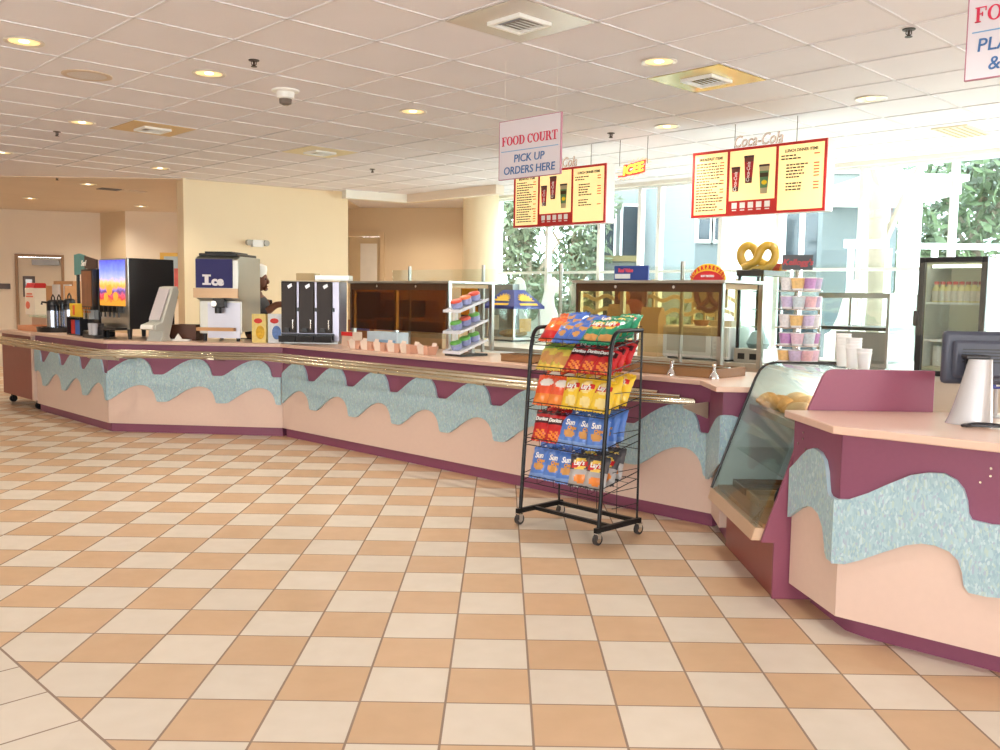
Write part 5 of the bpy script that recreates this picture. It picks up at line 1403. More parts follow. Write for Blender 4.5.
mb = MB(); mb.box(.0305, .033, .05, d - .04, .06, h - .06); mb.build('inner_liner', mat('pale liner', (214, 218, 216), .4), t)
bt = None
n = 8
for k in range(n):
    x = .075 + k * (w - .15) / (n - 1); p = FC.pt(u0 + x, v + .13, ZB + sh[0] + .0045)
    lab = 'small bottle with %s cap on the cooler shelf, number %s from the left' % ('red' if k < 5 else 'dark red', ['one', 'two', 'three', 'four', 'five', 'six', 'seven', 'eight'][k])
    hb = .15
    tt = thing('bottle', lab, 'bottle', p, 0, 'bottles in the cooler')
    mb = MB(); mb.lathe([(.028, 0), (.03, .01), (.03, hb * .55), (.022, hb * .72), (.014, hb * .8), (.014, hb * .86)], 14, mi=[0, 1, 0, 0, 0]); mb.build('bottle_body', [mat('pale yellow juice', (230, 214, 150), .25), mat('white bottle label', (220, 206, 190), .45, vary=.3, scale=60)], tt)
    mb = MB(); mb.lathe([(.018, hb * .862), (.018, hb), (.004, hb + .002)], 12); mb.build('cap', mat('red cap', (206, 50, 44), .4) if k < 5 else mat('dark red cap', (150, 50, 48), .4), tt)
for k in range(5):
    x = .09 + k * (w - .3) / 4; p = FC.pt(u0 + x, v + .2, ZB + .0605)
    mb = MB(); mb.lathe([(.038, 0), (.04, .02), (.04, .14), (.036, .15)], 14)
    tag(mb.build('carton_cup', mat('pale tub', (226, 222, 214), .4, vary=.2, scale=40), loc=p), 'pale tub on the cooler floor, %s from the left' % ['first', 'second', 'third', 'fourth', 'fifth'][k], 'tub', 'tubs at the bottom of the cooler')

# ------------------------------------------------------------------ checkout terminal on the right counter
y0 = 3.98
xs = lambda px, y: (px - 500) / 911.7 * y
bx = xs(971, y0)
t = thing('checkout_terminal', 'silver-footed checkout terminal with dark screen back on the right counter', 'terminal', (bx, y0, TR + .0005), -.15)
zt = at_y(971, 359, y0).z - TR
SILV = mat('silver grey plastic stand', (196, 196, 198), .25, .35, vary=.02)
b0, b1 = 44 / 911 * y0 / 2, 22.5 / 911 * y0 / 2
mb = MB(); rows = []
for k in range(13):
    f = k / 12; z = zt * f; half_ = b0 + (b1 - b0) * (f ** .8); off = (b0 - half_) * .75
    dep = .075 * (1 - f * .55)
    rows.append([(off + half_ * cos(2 * pi * q / 24) * (1), dep * sin(2 * pi * q / 24), z) for q in range(24)])
vs = [p for r in rows for p in r]; fs = [(r * 24 + q, r * 24 + (q + 1) % 24, (r + 1) * 24 + (q + 1) % 24, (r + 1) * 24 + q) for r in range(12) for q in range(24)] + [tuple(range(23, -1, -1)), tuple(12 * 24 + q for q in range(24))]
mb.add(vs, fs); mb.build('stand', SILV, t)
mb = MB(); mb.box(-.03, .07, -.02, .05, zt + .0005, zt + .016); mb.build('hinge', BLACK, t, bevel=.004)
ym = .12
mx0, mx1 = xs(939, y0 + ym) - bx, xs(939, y0 + ym) - bx + .40; mz1 = at_y(970, 331.5, y0 + ym).z - TR; mz0 = at_y(945, 384, y0 + ym).z - TR
SCRB = mat('slate blue plastic screen back', (66, 70, 84), .4, vary=.05)
mb = MB(); mb.box(mx0, mx1, ym, ym + .05, mz0, mz1); scr = mb.build('screen_housing', SCRB, t, bevel=.018)
mb = MB(); mb.box(mx0 + .035, mx1 - .035, ym - .03, ym - .0005, mz0 + .03, mz1 - .04); mb.build('rear_cover', SCRB, scr, bevel=.015)
mb = MB()
for k in range(5): z = mz0 + .1 + k * .014; mb.box(mx0 + .07, mx1 - .06, ym - .033, ym - .0302, z, z + .006)
mb.build('vent_slots', BLACK, scr)
mb = MB(); mb.box(.02, .05, .06, ym - .0305, zt - .03, zt + .01).box(-.01, .08, .045, .0595, zt - .04, zt + .012); mb.build('arm', BLACK, t)
# card reader in blue, just inside the frame
q = (xs(999, 4.2), 4.2, TR + .0005)
t = thing('card_reader', 'blue card reader on a thin stand beside the checkout terminal', 'card reader', q, -.1)
za = at_y(995, 389, 4.2).z - TR; zb_ = at_y(995, 377, 4.2).z - TR
mb = MB(); mb.box(-.035, .06, -.01, .04, za, zb_); mb.build('housing', mat('blue plastic reader', (44, 62, 150), .35), t, bevel=.005)
mb = MB(); mb.box(-.015, .02, -.012, -.0105, za + .012, zb_ - .02); mb.build('white_print', WHITE, t)
mb = MB(); mb.cyl((.0, .015, 0), (-.005, .015, za), .008, n=10); mb.cyl((0, .015, 0), (0, .015, .008), .05, n=18); mb.build('stand', GREYP, t)
# cable lying at the foot
pts = []
for k in range(40):
    f = k / 39; a_ = f * 2 * pi * 1.6
    pts.append((.06 * cos(a_) * (1 + .5 * f) + .05 * f, .03 * sin(a_) * (1 - .3 * f) - .02 * f, .007 + .012 * f * abs(sin(a_))))
mb = MB(); mb.tube(pts, .006, 8)
tag(mb.build('power_cable', mat('black cable', (34, 34, 40), .3), loc=(xs(978, 3.86), 3.86, TR), rotz=-.2), 'coiled black cable at the foot of the silver checkout stand', 'cable')
# ================================================================== fixtures in the ceiling
RING = mat('brushed downlight ring', (220, 214, 204), .35, .4); REF = mat('lit reflector', (255, 226, 160), .4, emit=.75, vary=0); LAMP = mat('lit lamp', (255, 250, 235), .4, emit=5, vary=0)
def downlight(p, lab, power=72, zc=CEIL):
    t = thing('downlight', lab, 'downlight', (p[0], p[1], zc), 0, 'recessed ceiling downlights')
    mb = MB(); mb.lathe([(.088, -.0005), (.112, -.0005), (.115, -.008), (.108, -.012), (.088, -.006)], 28, cap=False); mb.build('trim_ring', RING, t)
    mb = MB(); mb.lathe([(.0875, -.005), (.03, -.0012), (.003, -.001)], 28, cap=False); mb.build('reflector', REF, t)
    mb = MB(); mb.lathe([(.002, -.0075), (.026, -.006), (.03, -.003)], 18, cap=False); mb.build('lamp', LAMP, t)
    L = bpy.data.lights.new('downlight', 'SPOT'); L.energy = power; L.color = (1, .95, .88) if p[1] < 7 else (1, .88, .68); L.spot_size = radians(130); L.spot_blend = .8; L.shadow_soft_size = .07
    o = bpy.data.objects.new('downlight_lamp', L); COL.objects.link(o); o.location = (p[0], p[1], CEIL - .03)
dl = [((24, 41), 'downlight at the upper left corner of the ceiling'), ((209, 73), 'downlight on the ceiling left of the strobe detector'), ((82, 122), 'downlight on the ceiling left of the tan air diffuser'),
      ((2, 152), 'downlight at the left edge of the picture, half way along the ceiling'), ((413, 111), 'downlight on the ceiling above and left of the hanging food court sign'),
      ((659, 61), 'downlight on the ceiling left of the golden air diffuser'), ((667, 126), 'downlight on the ceiling near the neon sign'), ((871, 98), 'downlight on the ceiling right of the menu boards'),
      ((160, 168), 'downlight just in front of the rear tan ceiling, left of the partition')]
for (px, py), lab in dl: downlight(at_z(px, py, CEIL), lab)
for (px, py), lab in (((88, 184), 'downlight in the rear tan ceiling, right one'), ((30, 198), 'downlight in the rear tan ceiling, far left one'), ((141, 206), 'downlight in the rear tan ceiling above the far middle wall')):
    downlight(at_z(px, py, CEIL - .012), lab, 60, CEIL - .012)
# further rows of the same downlights over the part of the room in front of and behind the camera
for (x, y) in ((-5.6, 4.4), (-2.0, 2.4), (1.2, 3.0), (-5.0, 1.0), (-1.6, -.8), (1.8, -.4), (-5, -3.2), (-1.6, -3.6), (2.2, -3.4), (5, 1.2), (5.4, -2.2), (-8, 6.5), (-8, 2.5)):
    L = bpy.data.lights.new('downlight', 'SPOT'); L.energy = 72; L.color = (1, .97, .93); L.spot_size = radians(130); L.spot_blend = .8; L.shadow_soft_size = .07
    o = bpy.data.objects.new('downlight_lamp', L); COL.objects.link(o); o.location = (x, y, CEIL - .03)
# flush speaker
p = at_z(87, 75, CEIL)
t = thing('ceiling_speaker', 'round flush ceiling speaker at the upper left', 'speaker', (p.x, p.y, CEIL))
mb = MB(); mb.lathe([(.13, -.0005), (.165, -.0005), (.165, -.006), (.13, -.008)], 32, cap=False); mb.build('rim', mat('tan speaker rim', (206, 186, 164), .5), t)
mb = MB(); mb.lathe([(.13, -.005), (.06, -.006), (.003, -.0065)], 32, cap=False); mb.build('grille', mat('pale speaker grille', (214, 206, 200), .6, bump=.4, scale=300), t)
# sprinklers
def sprinkler(p, lab):
    t = thing('ceiling_sprinkler', lab, 'sprinkler', (p.x, p.y, CEIL), 0, 'ceiling sprinklers')
    mb = MB(); mb.lathe([(.035, -.0005), (.034, -.006), (.012, -.008)], 18); mb.build('escutcheon', mat('dark bronze sprinkler', (60, 50, 44), .4, .5), t)
    mb = MB(); mb.cyl((0, 0, -.008), (0, 0, -.04), .007, n=8).cyl((0, 0, -.04), (0, 0, -.044), .02, n=14).tube([(-.014, 0, -.008), (-.016, 0, -.026), (0, 0, -.04)], .003, 6).tube([(.014, 0, -.008), (.016, 0, -.026), (0, 0, -.04)], .003, 6); mb.build('head', mat('dark bronze sprinkler', (60, 50, 44), .4, .5), t)
for (px, py), lab in (((254, 60), 'sprinkler head on the ceiling above the strobe detector'), ((57, 131.5), 'sprinkler head on the ceiling at the far left'), ((57, 177), 'sprinkler head on the ceiling in front of the rear tan part'), ((540, 113), 'sprinkler head on the ceiling behind the food court sign') if False else ((611, 133), 'sprinkler head on the ceiling above the neon sign'),
                      ((372.5, 169), 'sprinkler head on the ceiling above the kitchen opening'), ((909, 29), 'sprinkler head on the ceiling left of the cut-off sign')):
    sprinkler(at_z(px, py, CEIL), lab)
# strobe detector
p = at_z(285.5, 90, CEIL)
t = thing('strobe_detector', 'white strobe detector on the ceiling', 'detector', (p.x, p.y, CEIL))
mb = MB(); mb.lathe([(.1, -.0005), (.1, -.012), (.07, -.018)], 28); mb.build('base_plate', WHITE, t)
mb = MB(); mb.lathe([(.066, -.0185), (.062, -.06), (.05, -.066)], 24); mb.build('housing', WHITE, t)
mb = MB(); mb.lathe([(.048, -.0665), (.045, -.1), (.02, -.112)], 20); mb.build('lens', mat('smoky strobe lens', (120, 110, 104), .1, .3), t)
# air diffusers: a tinted panel with a central register
def diffuser(c, lab, rgb, metal=.0, rough=.35, rot=TH):
    t = thing('air_diffuser', lab, 'air vent', (c.x, c.y, CEIL), rot, 'ceiling air diffusers')
    s = TS / 2 - .014
    mb = MB(); mb.box(-s, s, -s, s, -.009, -.0005); mb.build('panel', mat('diffuser panel %d' % rgb[0], rgb, rough, metal), t)
    mb = MB(); a = .125
    mb.box(-a, a, -a, -a + .02, -.03, -.0095).box(-a, a, a - .02, a, -.03, -.0095).box(-a, -a + .02, -a + .02, a - .02, -.03, -.0095).box(a - .02, a, -a + .02, a - .02, -.03, -.0095); mb.build('register_frame', WHITE, t)
    mb = MB(); mb.box(-a + .021, -a + .08, -a + .021, a - .021, -.014, -.0097); mb.build('dark_slot', mat('grey vent slot', (140, 146, 160), .6), t)
    for k in range(6):
        y = -a + .036 + k * .035; mb = MB(); mb.obox((.04, y, -.02), (.15, .036, .003), Matrix.Rotation(.3, 3, 'X')); mb.build('louver', WHITE, t)
cell = lambda a, b: C0 + DA * ((a + .5) * TS) + DB * ((b + .5) * TS)
def near_cell(px, py):
    p = at_z(px, py, CEIL) - C0; p.z = 0
    return cell(math.floor(p.dot(DA) / TS), math.floor(p.dot(DB) / TS))
diffuser(near_cell(147, 128), 'tan square air diffuser on the ceiling at the left', (206, 172, 112))
diffuser(near_cell(524, 18), 'beige square air diffuser at the top centre of the ceiling', (204, 196, 186), .1, .25)
diffuser(near_cell(718, 78), 'shiny golden square air diffuser on the ceiling above the menu boards', (222, 200, 130), .5, .2)
diffuser(near_cell(315, 151), 'pale yellow air diffuser on the ceiling in front of the partition', (220, 206, 164))
p = at_z(120, 190, CEIL - .012); 
t = thing('ceiling_hatch', 'small dark and white vent in the rear tan ceiling', 'air vent', (p.x, p.y, CEIL - .012), TH)
mb = MB(); mb.box(-.3, -.02, -.12, .12, -.008, -.0005); mb.build('dark_slot', mat('dark vent slot', (84, 86, 96), .6), t)
mb = MB(); mb.box(-.0, .35, -.14, .14, -.012, -.0005); mb.build('cover', mat('pale vent cover', (214, 200, 186), .5), t)
p = at_z(962, 131, CEIL) 
q = at_z(962, 131, CEIL)
t = thing('ceiling_register', 'small beige vent on the bright ceiling near the right windows', 'air vent', (q.x, q.y, CEIL), TH)
mb = MB(); mb.box(-.3, .3, -.15, .15, -.012, -.0005); mb.build('frame', mat('beige vent', (226, 214, 184), .5), t)
mb = MB()
for k in range(5): yy = -.12 + k * .055; mb.box(-.27, .27, yy, yy + .02, -.016, -.0125)
mb.build('slats', mat('dark beige slats', (180, 160, 120), .5), t)

# ================================================================== hanging signs
SGN = mat('pale lilac sign board', (216, 210, 216), .5, vary=.015); SRED = mat('crimson lettering', (206, 40, 76), .45, vary=0); SBLU = mat('slate blue lettering', (58, 104, 158), .45, vary=0); SRIM = mat('mauve rim', (168, 108, 126), .5); SLIN = mat('pale blue line', (116, 164, 204), .5, vary=0)
def glyph_serif(ch, h, m):
    """bold serif capitals"""
    mb = MB(); th = h * .19; tn_ = h * .07; w = h * .78; d = .003
    def bar(x0, x1, z0, z1): mb.box(x0, x1, -d, 0, z0, z1)
    def ring(cx, cz, rx, rz, a0=0, a1=2 * pi, n=36):
        o = [(cx + rx * cos(a0 + (a1 - a0) * k / n), cz + rz * sin(a0 + (a1 - a0) * k / n)) for k in range(n + 1)]
        i = [(cx + (rx - th) * cos(a0 + (a1 - a0) * k / n), cz + (rz - tn_) * sin(a0 + (a1 - a0) * k / n)) for k in range(n + 1)]
        for k in range(n): mb.xz([o[k], o[k + 1], i[k + 1], i[k]], -d, 0)
    if ch in 'FDR':
        x = h * .1; bar(x, x + th, 0, h); bar(0, x + th + h * .1, 0, tn_); bar(0, x, h - tn_, h)
    if ch == 'F':
        w = h * .72; bar(h * .1 + th, w, h - tn_, h); bar(w - tn_, w, h * .72, h - tn_); bar(h * .1 + th, w * .7, h * .5, h * .5 + tn_); bar(w * .7 - tn_, w * .7, h * .38, h * .66)
    elif ch == 'O': w = h * .9; ring(w / 2, h / 2, w / 2, h / 2)
    elif ch == 'D': w = h * .88; bar(h * .1 + th, h * .4, 0, tn_); bar(h * .1 + th, h * .4, h - tn_, h); ring(h * .38, h / 2, w - h * .38, h / 2, -pi / 2, pi / 2)
    elif ch == 'C': w = h * .82; ring(w / 2 + h * .02, h / 2, w / 2, h / 2, .7, 2 * pi - .7); bar(w - tn_, w, h * .68, h * .98)
    elif ch == 'U':
        w = h * .86; bar(h * .1, h * .1 + th, h * .3, h); bar(w - h * .16, w - h * .16 + tn_ * 1.2, h * .3, h); ring(w / 2 - h * .01, h * .32, w / 2 - h * .09, h * .32, pi, 2 * pi)
        bar(0, h * .38, h - tn_, h); bar(w - h * .26, w + h * .02, h - tn_, h)
    elif ch == 'R':
        w = h * .9; bar(h * .1 + th, h * .45, h - tn_, h); bar(h * .1 + th, h * .45, h * .48, h * .48 + tn_); ring(h * .42, h * .74, h * .3, h * .26, -pi / 2, pi / 2)
        mb.xz([(h * .42, h * .5), (h * .62, h * .5), (h * .92, 0), (h * .7, 0)], -d, 0); bar(h * .68, h * .98, 0, tn_)
    elif ch == 'T': w = h * .78; bar(w / 2 - th / 2, w / 2 + th / 2, 0, h); bar(w / 2 - h * .22, w / 2 + h * .22, 0, tn_); bar(0, w, h - tn_, h); bar(0, tn_, h * .72, h - tn_); bar(w - tn_, w, h * .72, h - tn_)
    return mb, w
def serif_line(s, h, m, parent, x0, x1, y, z):
    """whole line, fitted between x0 and x1"""
    adv = 0; parts_ = []
    for ch in s:
        if ch == ' ': adv += h * .35; continue
        mb, w = glyph_serif(ch, h, m); parts_.append((mb, adv)); adv += w + h * .09
    k = (x1 - x0) / (adv - h * .09); big = MB()
    for mb, a in parts_: big.add([((vx + a) * k + x0, vy, vz) for vx, vy, vz in mb.v], mb.f)
    return big.build('lettering', m, parent, (0, y, z))
def food_sign(name, lab, F, c, w, h, lines, wires):
    """board centred at the given frame position, lettering on the face towards the room"""
    t = thing(name, lab, 'sign', c, F)
    mb = MB(); mb.box(0, w, 0, .012, 0, h); pnl = mb.build('board', SGN, t)
    mb = MB(); e = .004; mb.box(-e, 0, -.002, .014, -e, h + e).box(w, w + e, -.002, .014, -e, h + e).box(0, w, -.002, .014, -e, 0).box(0, w, -.002, .014, h, h + e); mb.build('rim', SRIM, t)
    serif_line('FOOD COURT', h * .155, SRED, pnl, w * .045, w * .955, -.0005, h * .575)
    mb = MB(); mb.box(w * .03, w * .97, -.002, -.0005, h * .47, h * .483); mb.build('line', SLIN, pnl)
    for s, z, xs_ in lines: 
        me = text_mesh(s, h * .19, .003, .0004, .08, 1, SBLU); ww = max(v.co.x for v in me.vertices) - min(v.co.x for v in me.vertices)
        k = xs_ * w / ww
        r = random.Random(3)
        for v in me.vertices: v.co.x *= k
        link('lettering', me, pnl, (w * .5, -.002, h * z))
    for x in wires:
        mb = MB(); mb.cyl((x, .006, h + e), (x, .006, CEIL - c[2]), .0009, n=6); mb.build('hanging_wire', mat('clear filament', (226, 222, 216), .3), t)
    return t
FH = Frame((0, 6.0), -45)
u0, z1 = FH.uz(500, 123, 0); u1, z1b = FH.uz(561, 112, 0); _, z0 = FH.uz(500, 181, 0); _, z0b = FH.uz(561, 172, 0)
zb_, zt_ = (z0 + z0b) / 2, (z1 + z1b) / 2
food_sign('food_court_sign', 'hanging food court sign telling guests to pick up orders, left one', FH.a, tuple(FH.pt(u0, 0, zb_)), u1 - u0, zt_ - zb_, (('PICK UP', .275, .5), ('ORDERS HERE', .075, .84)), (.04, u1 - u0 - .04))
FH2 = Frame((0, 5.4), -45)
ua, _ = FH2.uz(967.5, 40, 0); _, zb2 = FH2.uz(968, 80, 0)
food_sign('food_court_sign', 'hanging food court sign cut off at the upper right corner', FH2.a, tuple(FH2.pt(ua, 0, zb2)), u1 - u0, zt_ - zb_, (('PLACE ORDER', .275, .86), ('& PAY HERE', .075, .7)), (.04, u1 - u0 - .04))
# thin wire below the cut-off sign
# menu boards
PANEL = mat('lit cream menu panel', (250, 226, 160), .4, emit=.55, vary=.08, scale=2)
FRED = mat('red menu frame', (196, 44, 40), .4); MCASE = mat('grey board case', (206, 204, 196), .4)
MTXT = mat('dark olive menu print', (74, 58, 34), .5, vary=0); MRED = mat('red menu print', (190, 50, 40), .5, vary=0)
FM = Frame((0, 9.9), -45)
def menu_board(lab, a_, b_, ztop, zbot, wires, seed):
    u0, _ = FM.uz(a_, 190, 0); u1, _ = FM.uz(b_, 180, 0); w = u1 - u0; h = ztop - zbot
    t = thing('menu_board', lab, 'menu board', FM.pt(u0, 0, zbot), FM.a, 'lit hanging menu boards')
    mb = MB(); mb.box(0, w, .004, .13, 0, h); mb.build('case', MCASE, t, bevel=.004)
    mb = MB(); f = .022; x1, x2 = w * .29, w * .655
    for a, b in ((0, f), (x1 - f / 2, x1 + f / 2), (x2 - f / 2, x2 + f / 2), (w - f, w)): mb.box(a, b, -.01, .0035, 0, h)
    for a, b in ((f, x1 - f / 2), (x1 + f / 2, x2 - f / 2), (x2 + f / 2, w - f)): mb.box(a, b, -.01, .0035, 0, f).box(a, b, -.01, .0035, h - f, h)
    mb.box(x1 + f / 2, x2 - f / 2, -.01, .0035, f, h * .22); fr = mb.build('red_frame', FRED, t)
    for a, b, zl in ((f, x1 - f / 2, f), (x1 + f / 2, x2 - f / 2, h * .22), (x2 + f / 2, w - f, f)):
        mb = MB(); mb.box(a, b, -.004, .0035, zl, h - f); mb.build('lit_panel', PANEL, t)
    rnd = random.Random(seed)
    for (a, b, n, head) in ((f, x1 - f / 2, 17, 'BREAKFAST ITEMS'), (x2 + f / 2, w - f, 12, 'LUNCH DINNER ITEMS')):
        ww = b - a; me = text_mesh(head, h * .06, .002, .0008, 0, 1, MTXT); tw = max(v.co.x for v in me.vertices) - min(v.co.x for v in me.vertices)
        for v in me.vertices: v.co.x *= ww * .72 / tw
        link('lettering', me, t, ((a + b) / 2, -.006, h * .86))
        mb = MB(); mr = MB()
        for k in range(n):
            z = h * .8 - k * h * .044
            if n == 12 and k in (2, 8): continue
            x = a + ww * (.06 if n > 12 or k < 2 else .18); L_ = ww * rnd.uniform(.35, .75) * (.6 if n == 12 else 1)
            xe = x + L_
            while x < xe:
                q = rnd.uniform(.012, .035); mb.box(x, x + q, -.0065, -.0045, z, z + h * .02); x += q + .007
            if rnd.random() < .7: mr.box(a + ww * .78, a + ww * .9, -.0065, -.0045, z, z + h * .018)
        mb.build('menu_lettering', MTXT, t); mr.build('price_marks', mat('orange menu print', (226, 130, 70), .5, vary=0), t)
    cw = x2 - x1
    def tumbler(cx, cz, hh, rgb, lab2, band):
        mb = MB(); rw, rb = hh * .2, hh * .13
        mb.xz([(cx - rb, cz), (cx + rb, cz), (cx + rw, cz + hh), (cx - rw, cz + hh)], -.009, -.0045)
        c = mb.build(lab2, mat('print ' + lab2, rgb, .4, vary=.15, scale=20), t)
        mb = MB(); mb.xz([(cx - rb * 1.05, cz + hh * .2), (cx + rb * 1.05, cz + hh * .2), (cx + rw * .9, cz + hh * .78), (cx - rw * .9, cz + hh * .78)], -.0115, -.0092); mb.build('cup_band', band, c)
        mb = MB(); mb.xz([(cx - rw, cz + hh * .94), (cx + rw, cz + hh * .94), (cx + rw, cz + hh * 1.01), (cx - rw, cz + hh * 1.01)], -.0115, -.0092); mb.build('cup_rim', mat('dark cup rim', (70, 50, 48), .4), c)
        return c
    c1 = tumbler(x1 + cw * .16, h * .36, h * .36, (120, 66, 58), 'soda_cup_picture', mat('red cup band', (206, 50, 44), .4))
    c2 = tumbler(x1 + cw * .43, h * .47, h * .4, (130, 60, 56), 'soda_cup_picture', mat('maroon cup band', (186, 46, 52), .4))
    c3 = tumbler(x1 + cw * .75, h * .3, h * .42, (196, 180, 140), 'lemon_cup_picture', mat('green cup band', (104, 146, 96), .4))
    mb = MB(); mb.ell((x1 + cw * .76, -.0118, h * .46), (h * .045, .002, h * .035), 12, 8); mb.build('lemon_print', mat('lemon yellow', (250, 214, 40), .4), c3)
    mb = MB(); mb.box(x1 + cw * .75 - h * .066, x1 + cw * .75 + h * .066, -.0128, -.0117, h * .54, h * .6); mb.build('dark_band', MTXT, c3)
    for cx, cz, hh in ((x1 + cw * .165, h * .42, .5), (x1 + cw * .43, h * .55, .5)):
        me = text_mesh('Coca-Cola', h * .075, .002, .0006, .25, .9, LET_W)
        link('lettering', me, t, (cx + h * .02, -.0125, cz + h * .08), rot=(0, -pi / 2 + .05, 0))
    mb = MB()
    for k in range(5): x = x1 + cw * (.1 + k * .17); mb.box(x, x + cw * .11, -.012, -.0105, h * .105, h * .19)
    mb.build('white_boxes', LET_W, fr)
    mb = MB()
    for k in range(5): x = x1 + cw * (.1 + k * .17); mb.box(x + cw * .01, x + cw * .1, -.012, -.0105, h * .07, h * .085)
    mb.build('price_marks', LET_W, fr)
    cc_ = link('lettering', text_mesh('Coca-Cola', h * .24, .008, .001, .3, .78, mat('red outlined script', (188, 140, 110), .4)), t, (x1 + cw * .55, .02, h + .012))
    link('lettering', text_mesh('Coca-Cola', h * .24, .004, -.003, .3, .78, mat('white script', (250, 244, 236), .4)), cc_, (0, -.006, 0))
    for x in wires:
        mb = MB(); mb.cyl((x * w, .06, h), (x * w, .06, CEIL - zbot if FM.n.dot(FM.pt(0, 0)) < 6.9 else CEIL - zbot), .003, n=6); mb.build('hanging_wire', mat('dark wire', (90, 84, 78), .4, .5), t)
menu_board('lit menu board, left one, partly behind the food court sign', 514.5, 606.5, 2.762, 2.193, (.4, .8), 3)
menu_board('lit menu board, right one, hanging in front of the bright windows', 692.5, 826.5, 2.755, 2.187, (.3, .76), 5)
# neon sign
u0, z0 = FM.uz(619, 177, .05); u1, z1 = FM.uz(648, 162, .05)
t = thing('neon_sign', 'small yellow and red neon sign hanging between the menu boards', 'neon sign', FM.pt(u0, .05, z0), FM.a)
w = u1 - u0; h = max(z1 - z0, .09)
NY = mat('yellow neon', (255, 206, 70), .4, emit=2.5, vary=0); NR = mat('red neon', (240, 50, 40), .4, emit=2.0, vary=0); NP = mat('clear sign backing', (250, 220, 180), .3)
mb = MB(); pts = []
for k in range(44):
    a = 2 * pi * k / 44; r = 1 if k % 2 else .72; pts.append((w * .5 + w * .62 * r * cos(a), h * .55 + h * .8 * r * sin(a) + w * .12 * cos(a)))
mb.tube([(x, 0, z) for x, z in pts], .002, 6, closed=True); mb.build('yellow_burst', mat('pale amber neon', (240, 190, 90), .4, emit=.4, vary=0), t)
link('lettering', text_mesh('ICEE', h * 1.05, .008, .016, .2, 1.05, NR), t, (w * .52, -.004, h * .2), rot=(0, -.12, 0))
link('lettering', text_mesh('ICEE', h * 1.05, .008, .002, .2, 1.05, NY), t, (w * .52, -.016, h * .2), rot=(0, -.12, 0))
mb = MB(); mb.tube([(0, -.01, 0), (w * .75, -.01, h * .14)], .008, 8); mb.build('red_underline', NR, t)
for x in (w * .02, w * .98):
    mb = MB(); mb.tube([(x, 0, h * .9), (x - .004, .0, h * 1.6), (x, .0, CEIL - z0)], .003, 6); mb.build('hanging_wire', mat('dark wire', (90, 84, 78), .4, .5), t)
# ================================================================== on the partition and far walls
u0, z1 = FP.uz(244.5, 239.5, -.01); u1, z0 = FP.uz(267, 247.5, -.01)
t = thing('emergency_light', 'white twin-head emergency light on the cream partition', 'emergency light', FP.pt(u0, 0, z0), FP.a)
w = u1 - u0; h = z1 - z0
mb = MB(); mb.box(w * .28, w * .78, -.08, -.0005, 0, h); mb.build('housing', WHITE, t, bevel=.006)
for a, b in ((0, .27), (.79, 1)):
    mb = MB(); mb.cyl((w * (a + b) / 2, -.02, h * .6), (w * (a + b) / 2, -.1, h * .55), h * .42, n=16); mb.build('lamp_head', mat('grey lamp head', (170, 166, 156), .3), t)
F3 = Frame((p2.x, p2.y), math.degrees(math.atan2(d3.y, d3.x)))
u0, z1 = F3.uz(160, 252.5, -.02); u1, z0 = F3.uz(200, 299, -.02)
t = thing('framed_picture', 'gold-framed picture on the far wall behind the soda dispenser', 'picture', F3.pt(u0, -.03, z0), F3.a)
w = u1 - u0; h = z1 - z0; f = .07
mb = MB(); mb.box(0, w, 0, .03, 0, f).box(0, w, 0, .03, h - f, h).box(0, f, 0, .03, f, h - f).box(w - f, w, 0, .03, f, h - f); mb.build('frame', mat('gold frame', (206, 162, 74), .35, .4), t)
mb = MB(); mb.box(f, w - f, .008, .028, f, h - f); mb.build('mat_board', mat('blue grey print', (170, 190, 204), .6, vary=.2, scale=3), t)
mb = MB(); mb.box(w * .35, w - f * 2, .004, .0075, h * .22, h * .66); mb.build('red_print', mat('faded red print', (196, 96, 92), .6, vary=.4, scale=6), t)
# a wooden chair behind the counter near the soda dispenser
cpos = FB.pt(FB.U(183, 1.5, 1.0), 1.5)
t = thing('wooden_chair', 'brown wooden chair behind the counter right of the soda dispenser', 'chair', (cpos.x, cpos.y, 0), FB.a + 2.2)
WD = mat('brown chair wood', (150, 90, 50), .4, vary=.15)
mb = MB(); mb.box(-.2, .2, -.2, .2, .60, .64); mb.build('seat', WD, t, bevel=.01)
for x in (-.17, .17):
    for y in (-.17, .17): mb = MB(); mb.cyl((x * 1.1, y * 1.1, 0), (x, y, .6), .018, .022, n=10); mb.build('leg', WD, t)
mb = MB(); mb.tube([(-.18, .18, .64), (-.19, .21, .95), (-.13, .24, 1.12), (0, .25, 1.17), (.13, .24, 1.12), (.19, .21, .95), (.18, .18, .64)], .016, 8)
for x in (-.09, 0, .09): mb.cyl((x, .19, .64), (x, .245, 1.14), .008, n=8)
mb.build('backrest', WD, t)

# ================================================================== person behind the ice dispenser
vp = 1.15
hp_ = FB.pt(FB.U(256.5, vp, 1.6), vp)
pl = thing('person', 'person in a white cap and dark shirt reaching out behind the ice dispenser', 'person', (hp_.x, hp_.y, 0), FB.a)
SKIN = mat('brown skin', (116, 70, 48), .5, vary=.05); SHIRT = mat('dark shirt', (40, 36, 40), .8, vary=.1); PANTS = mat('dark trousers', (44, 44, 50), .8); CAPW = mat('white cap cloth', (240, 236, 226), .7, vary=.03)
def skin_fig(name, verts, edges, radii, m, parent, root=0, sub=2):
    me = bpy.data.meshes.new(name); me.from_pydata([Vector(v) for v in verts], edges, []); me.materials.append(m)
    o = link(name, me, parent); sk = o.modifiers.new('skin', 'SKIN'); sk.use_smooth_shade = True
    for i, r in enumerate(radii):
        d = me.skin_vertices[0].data[i]; d.radius = r if isinstance(r, tuple) else (r, r); d.use_root = (i == root)
    su = o.modifiers.new('sub', 'SUBSURF'); su.levels = sub; su.render_levels = sub
    return o
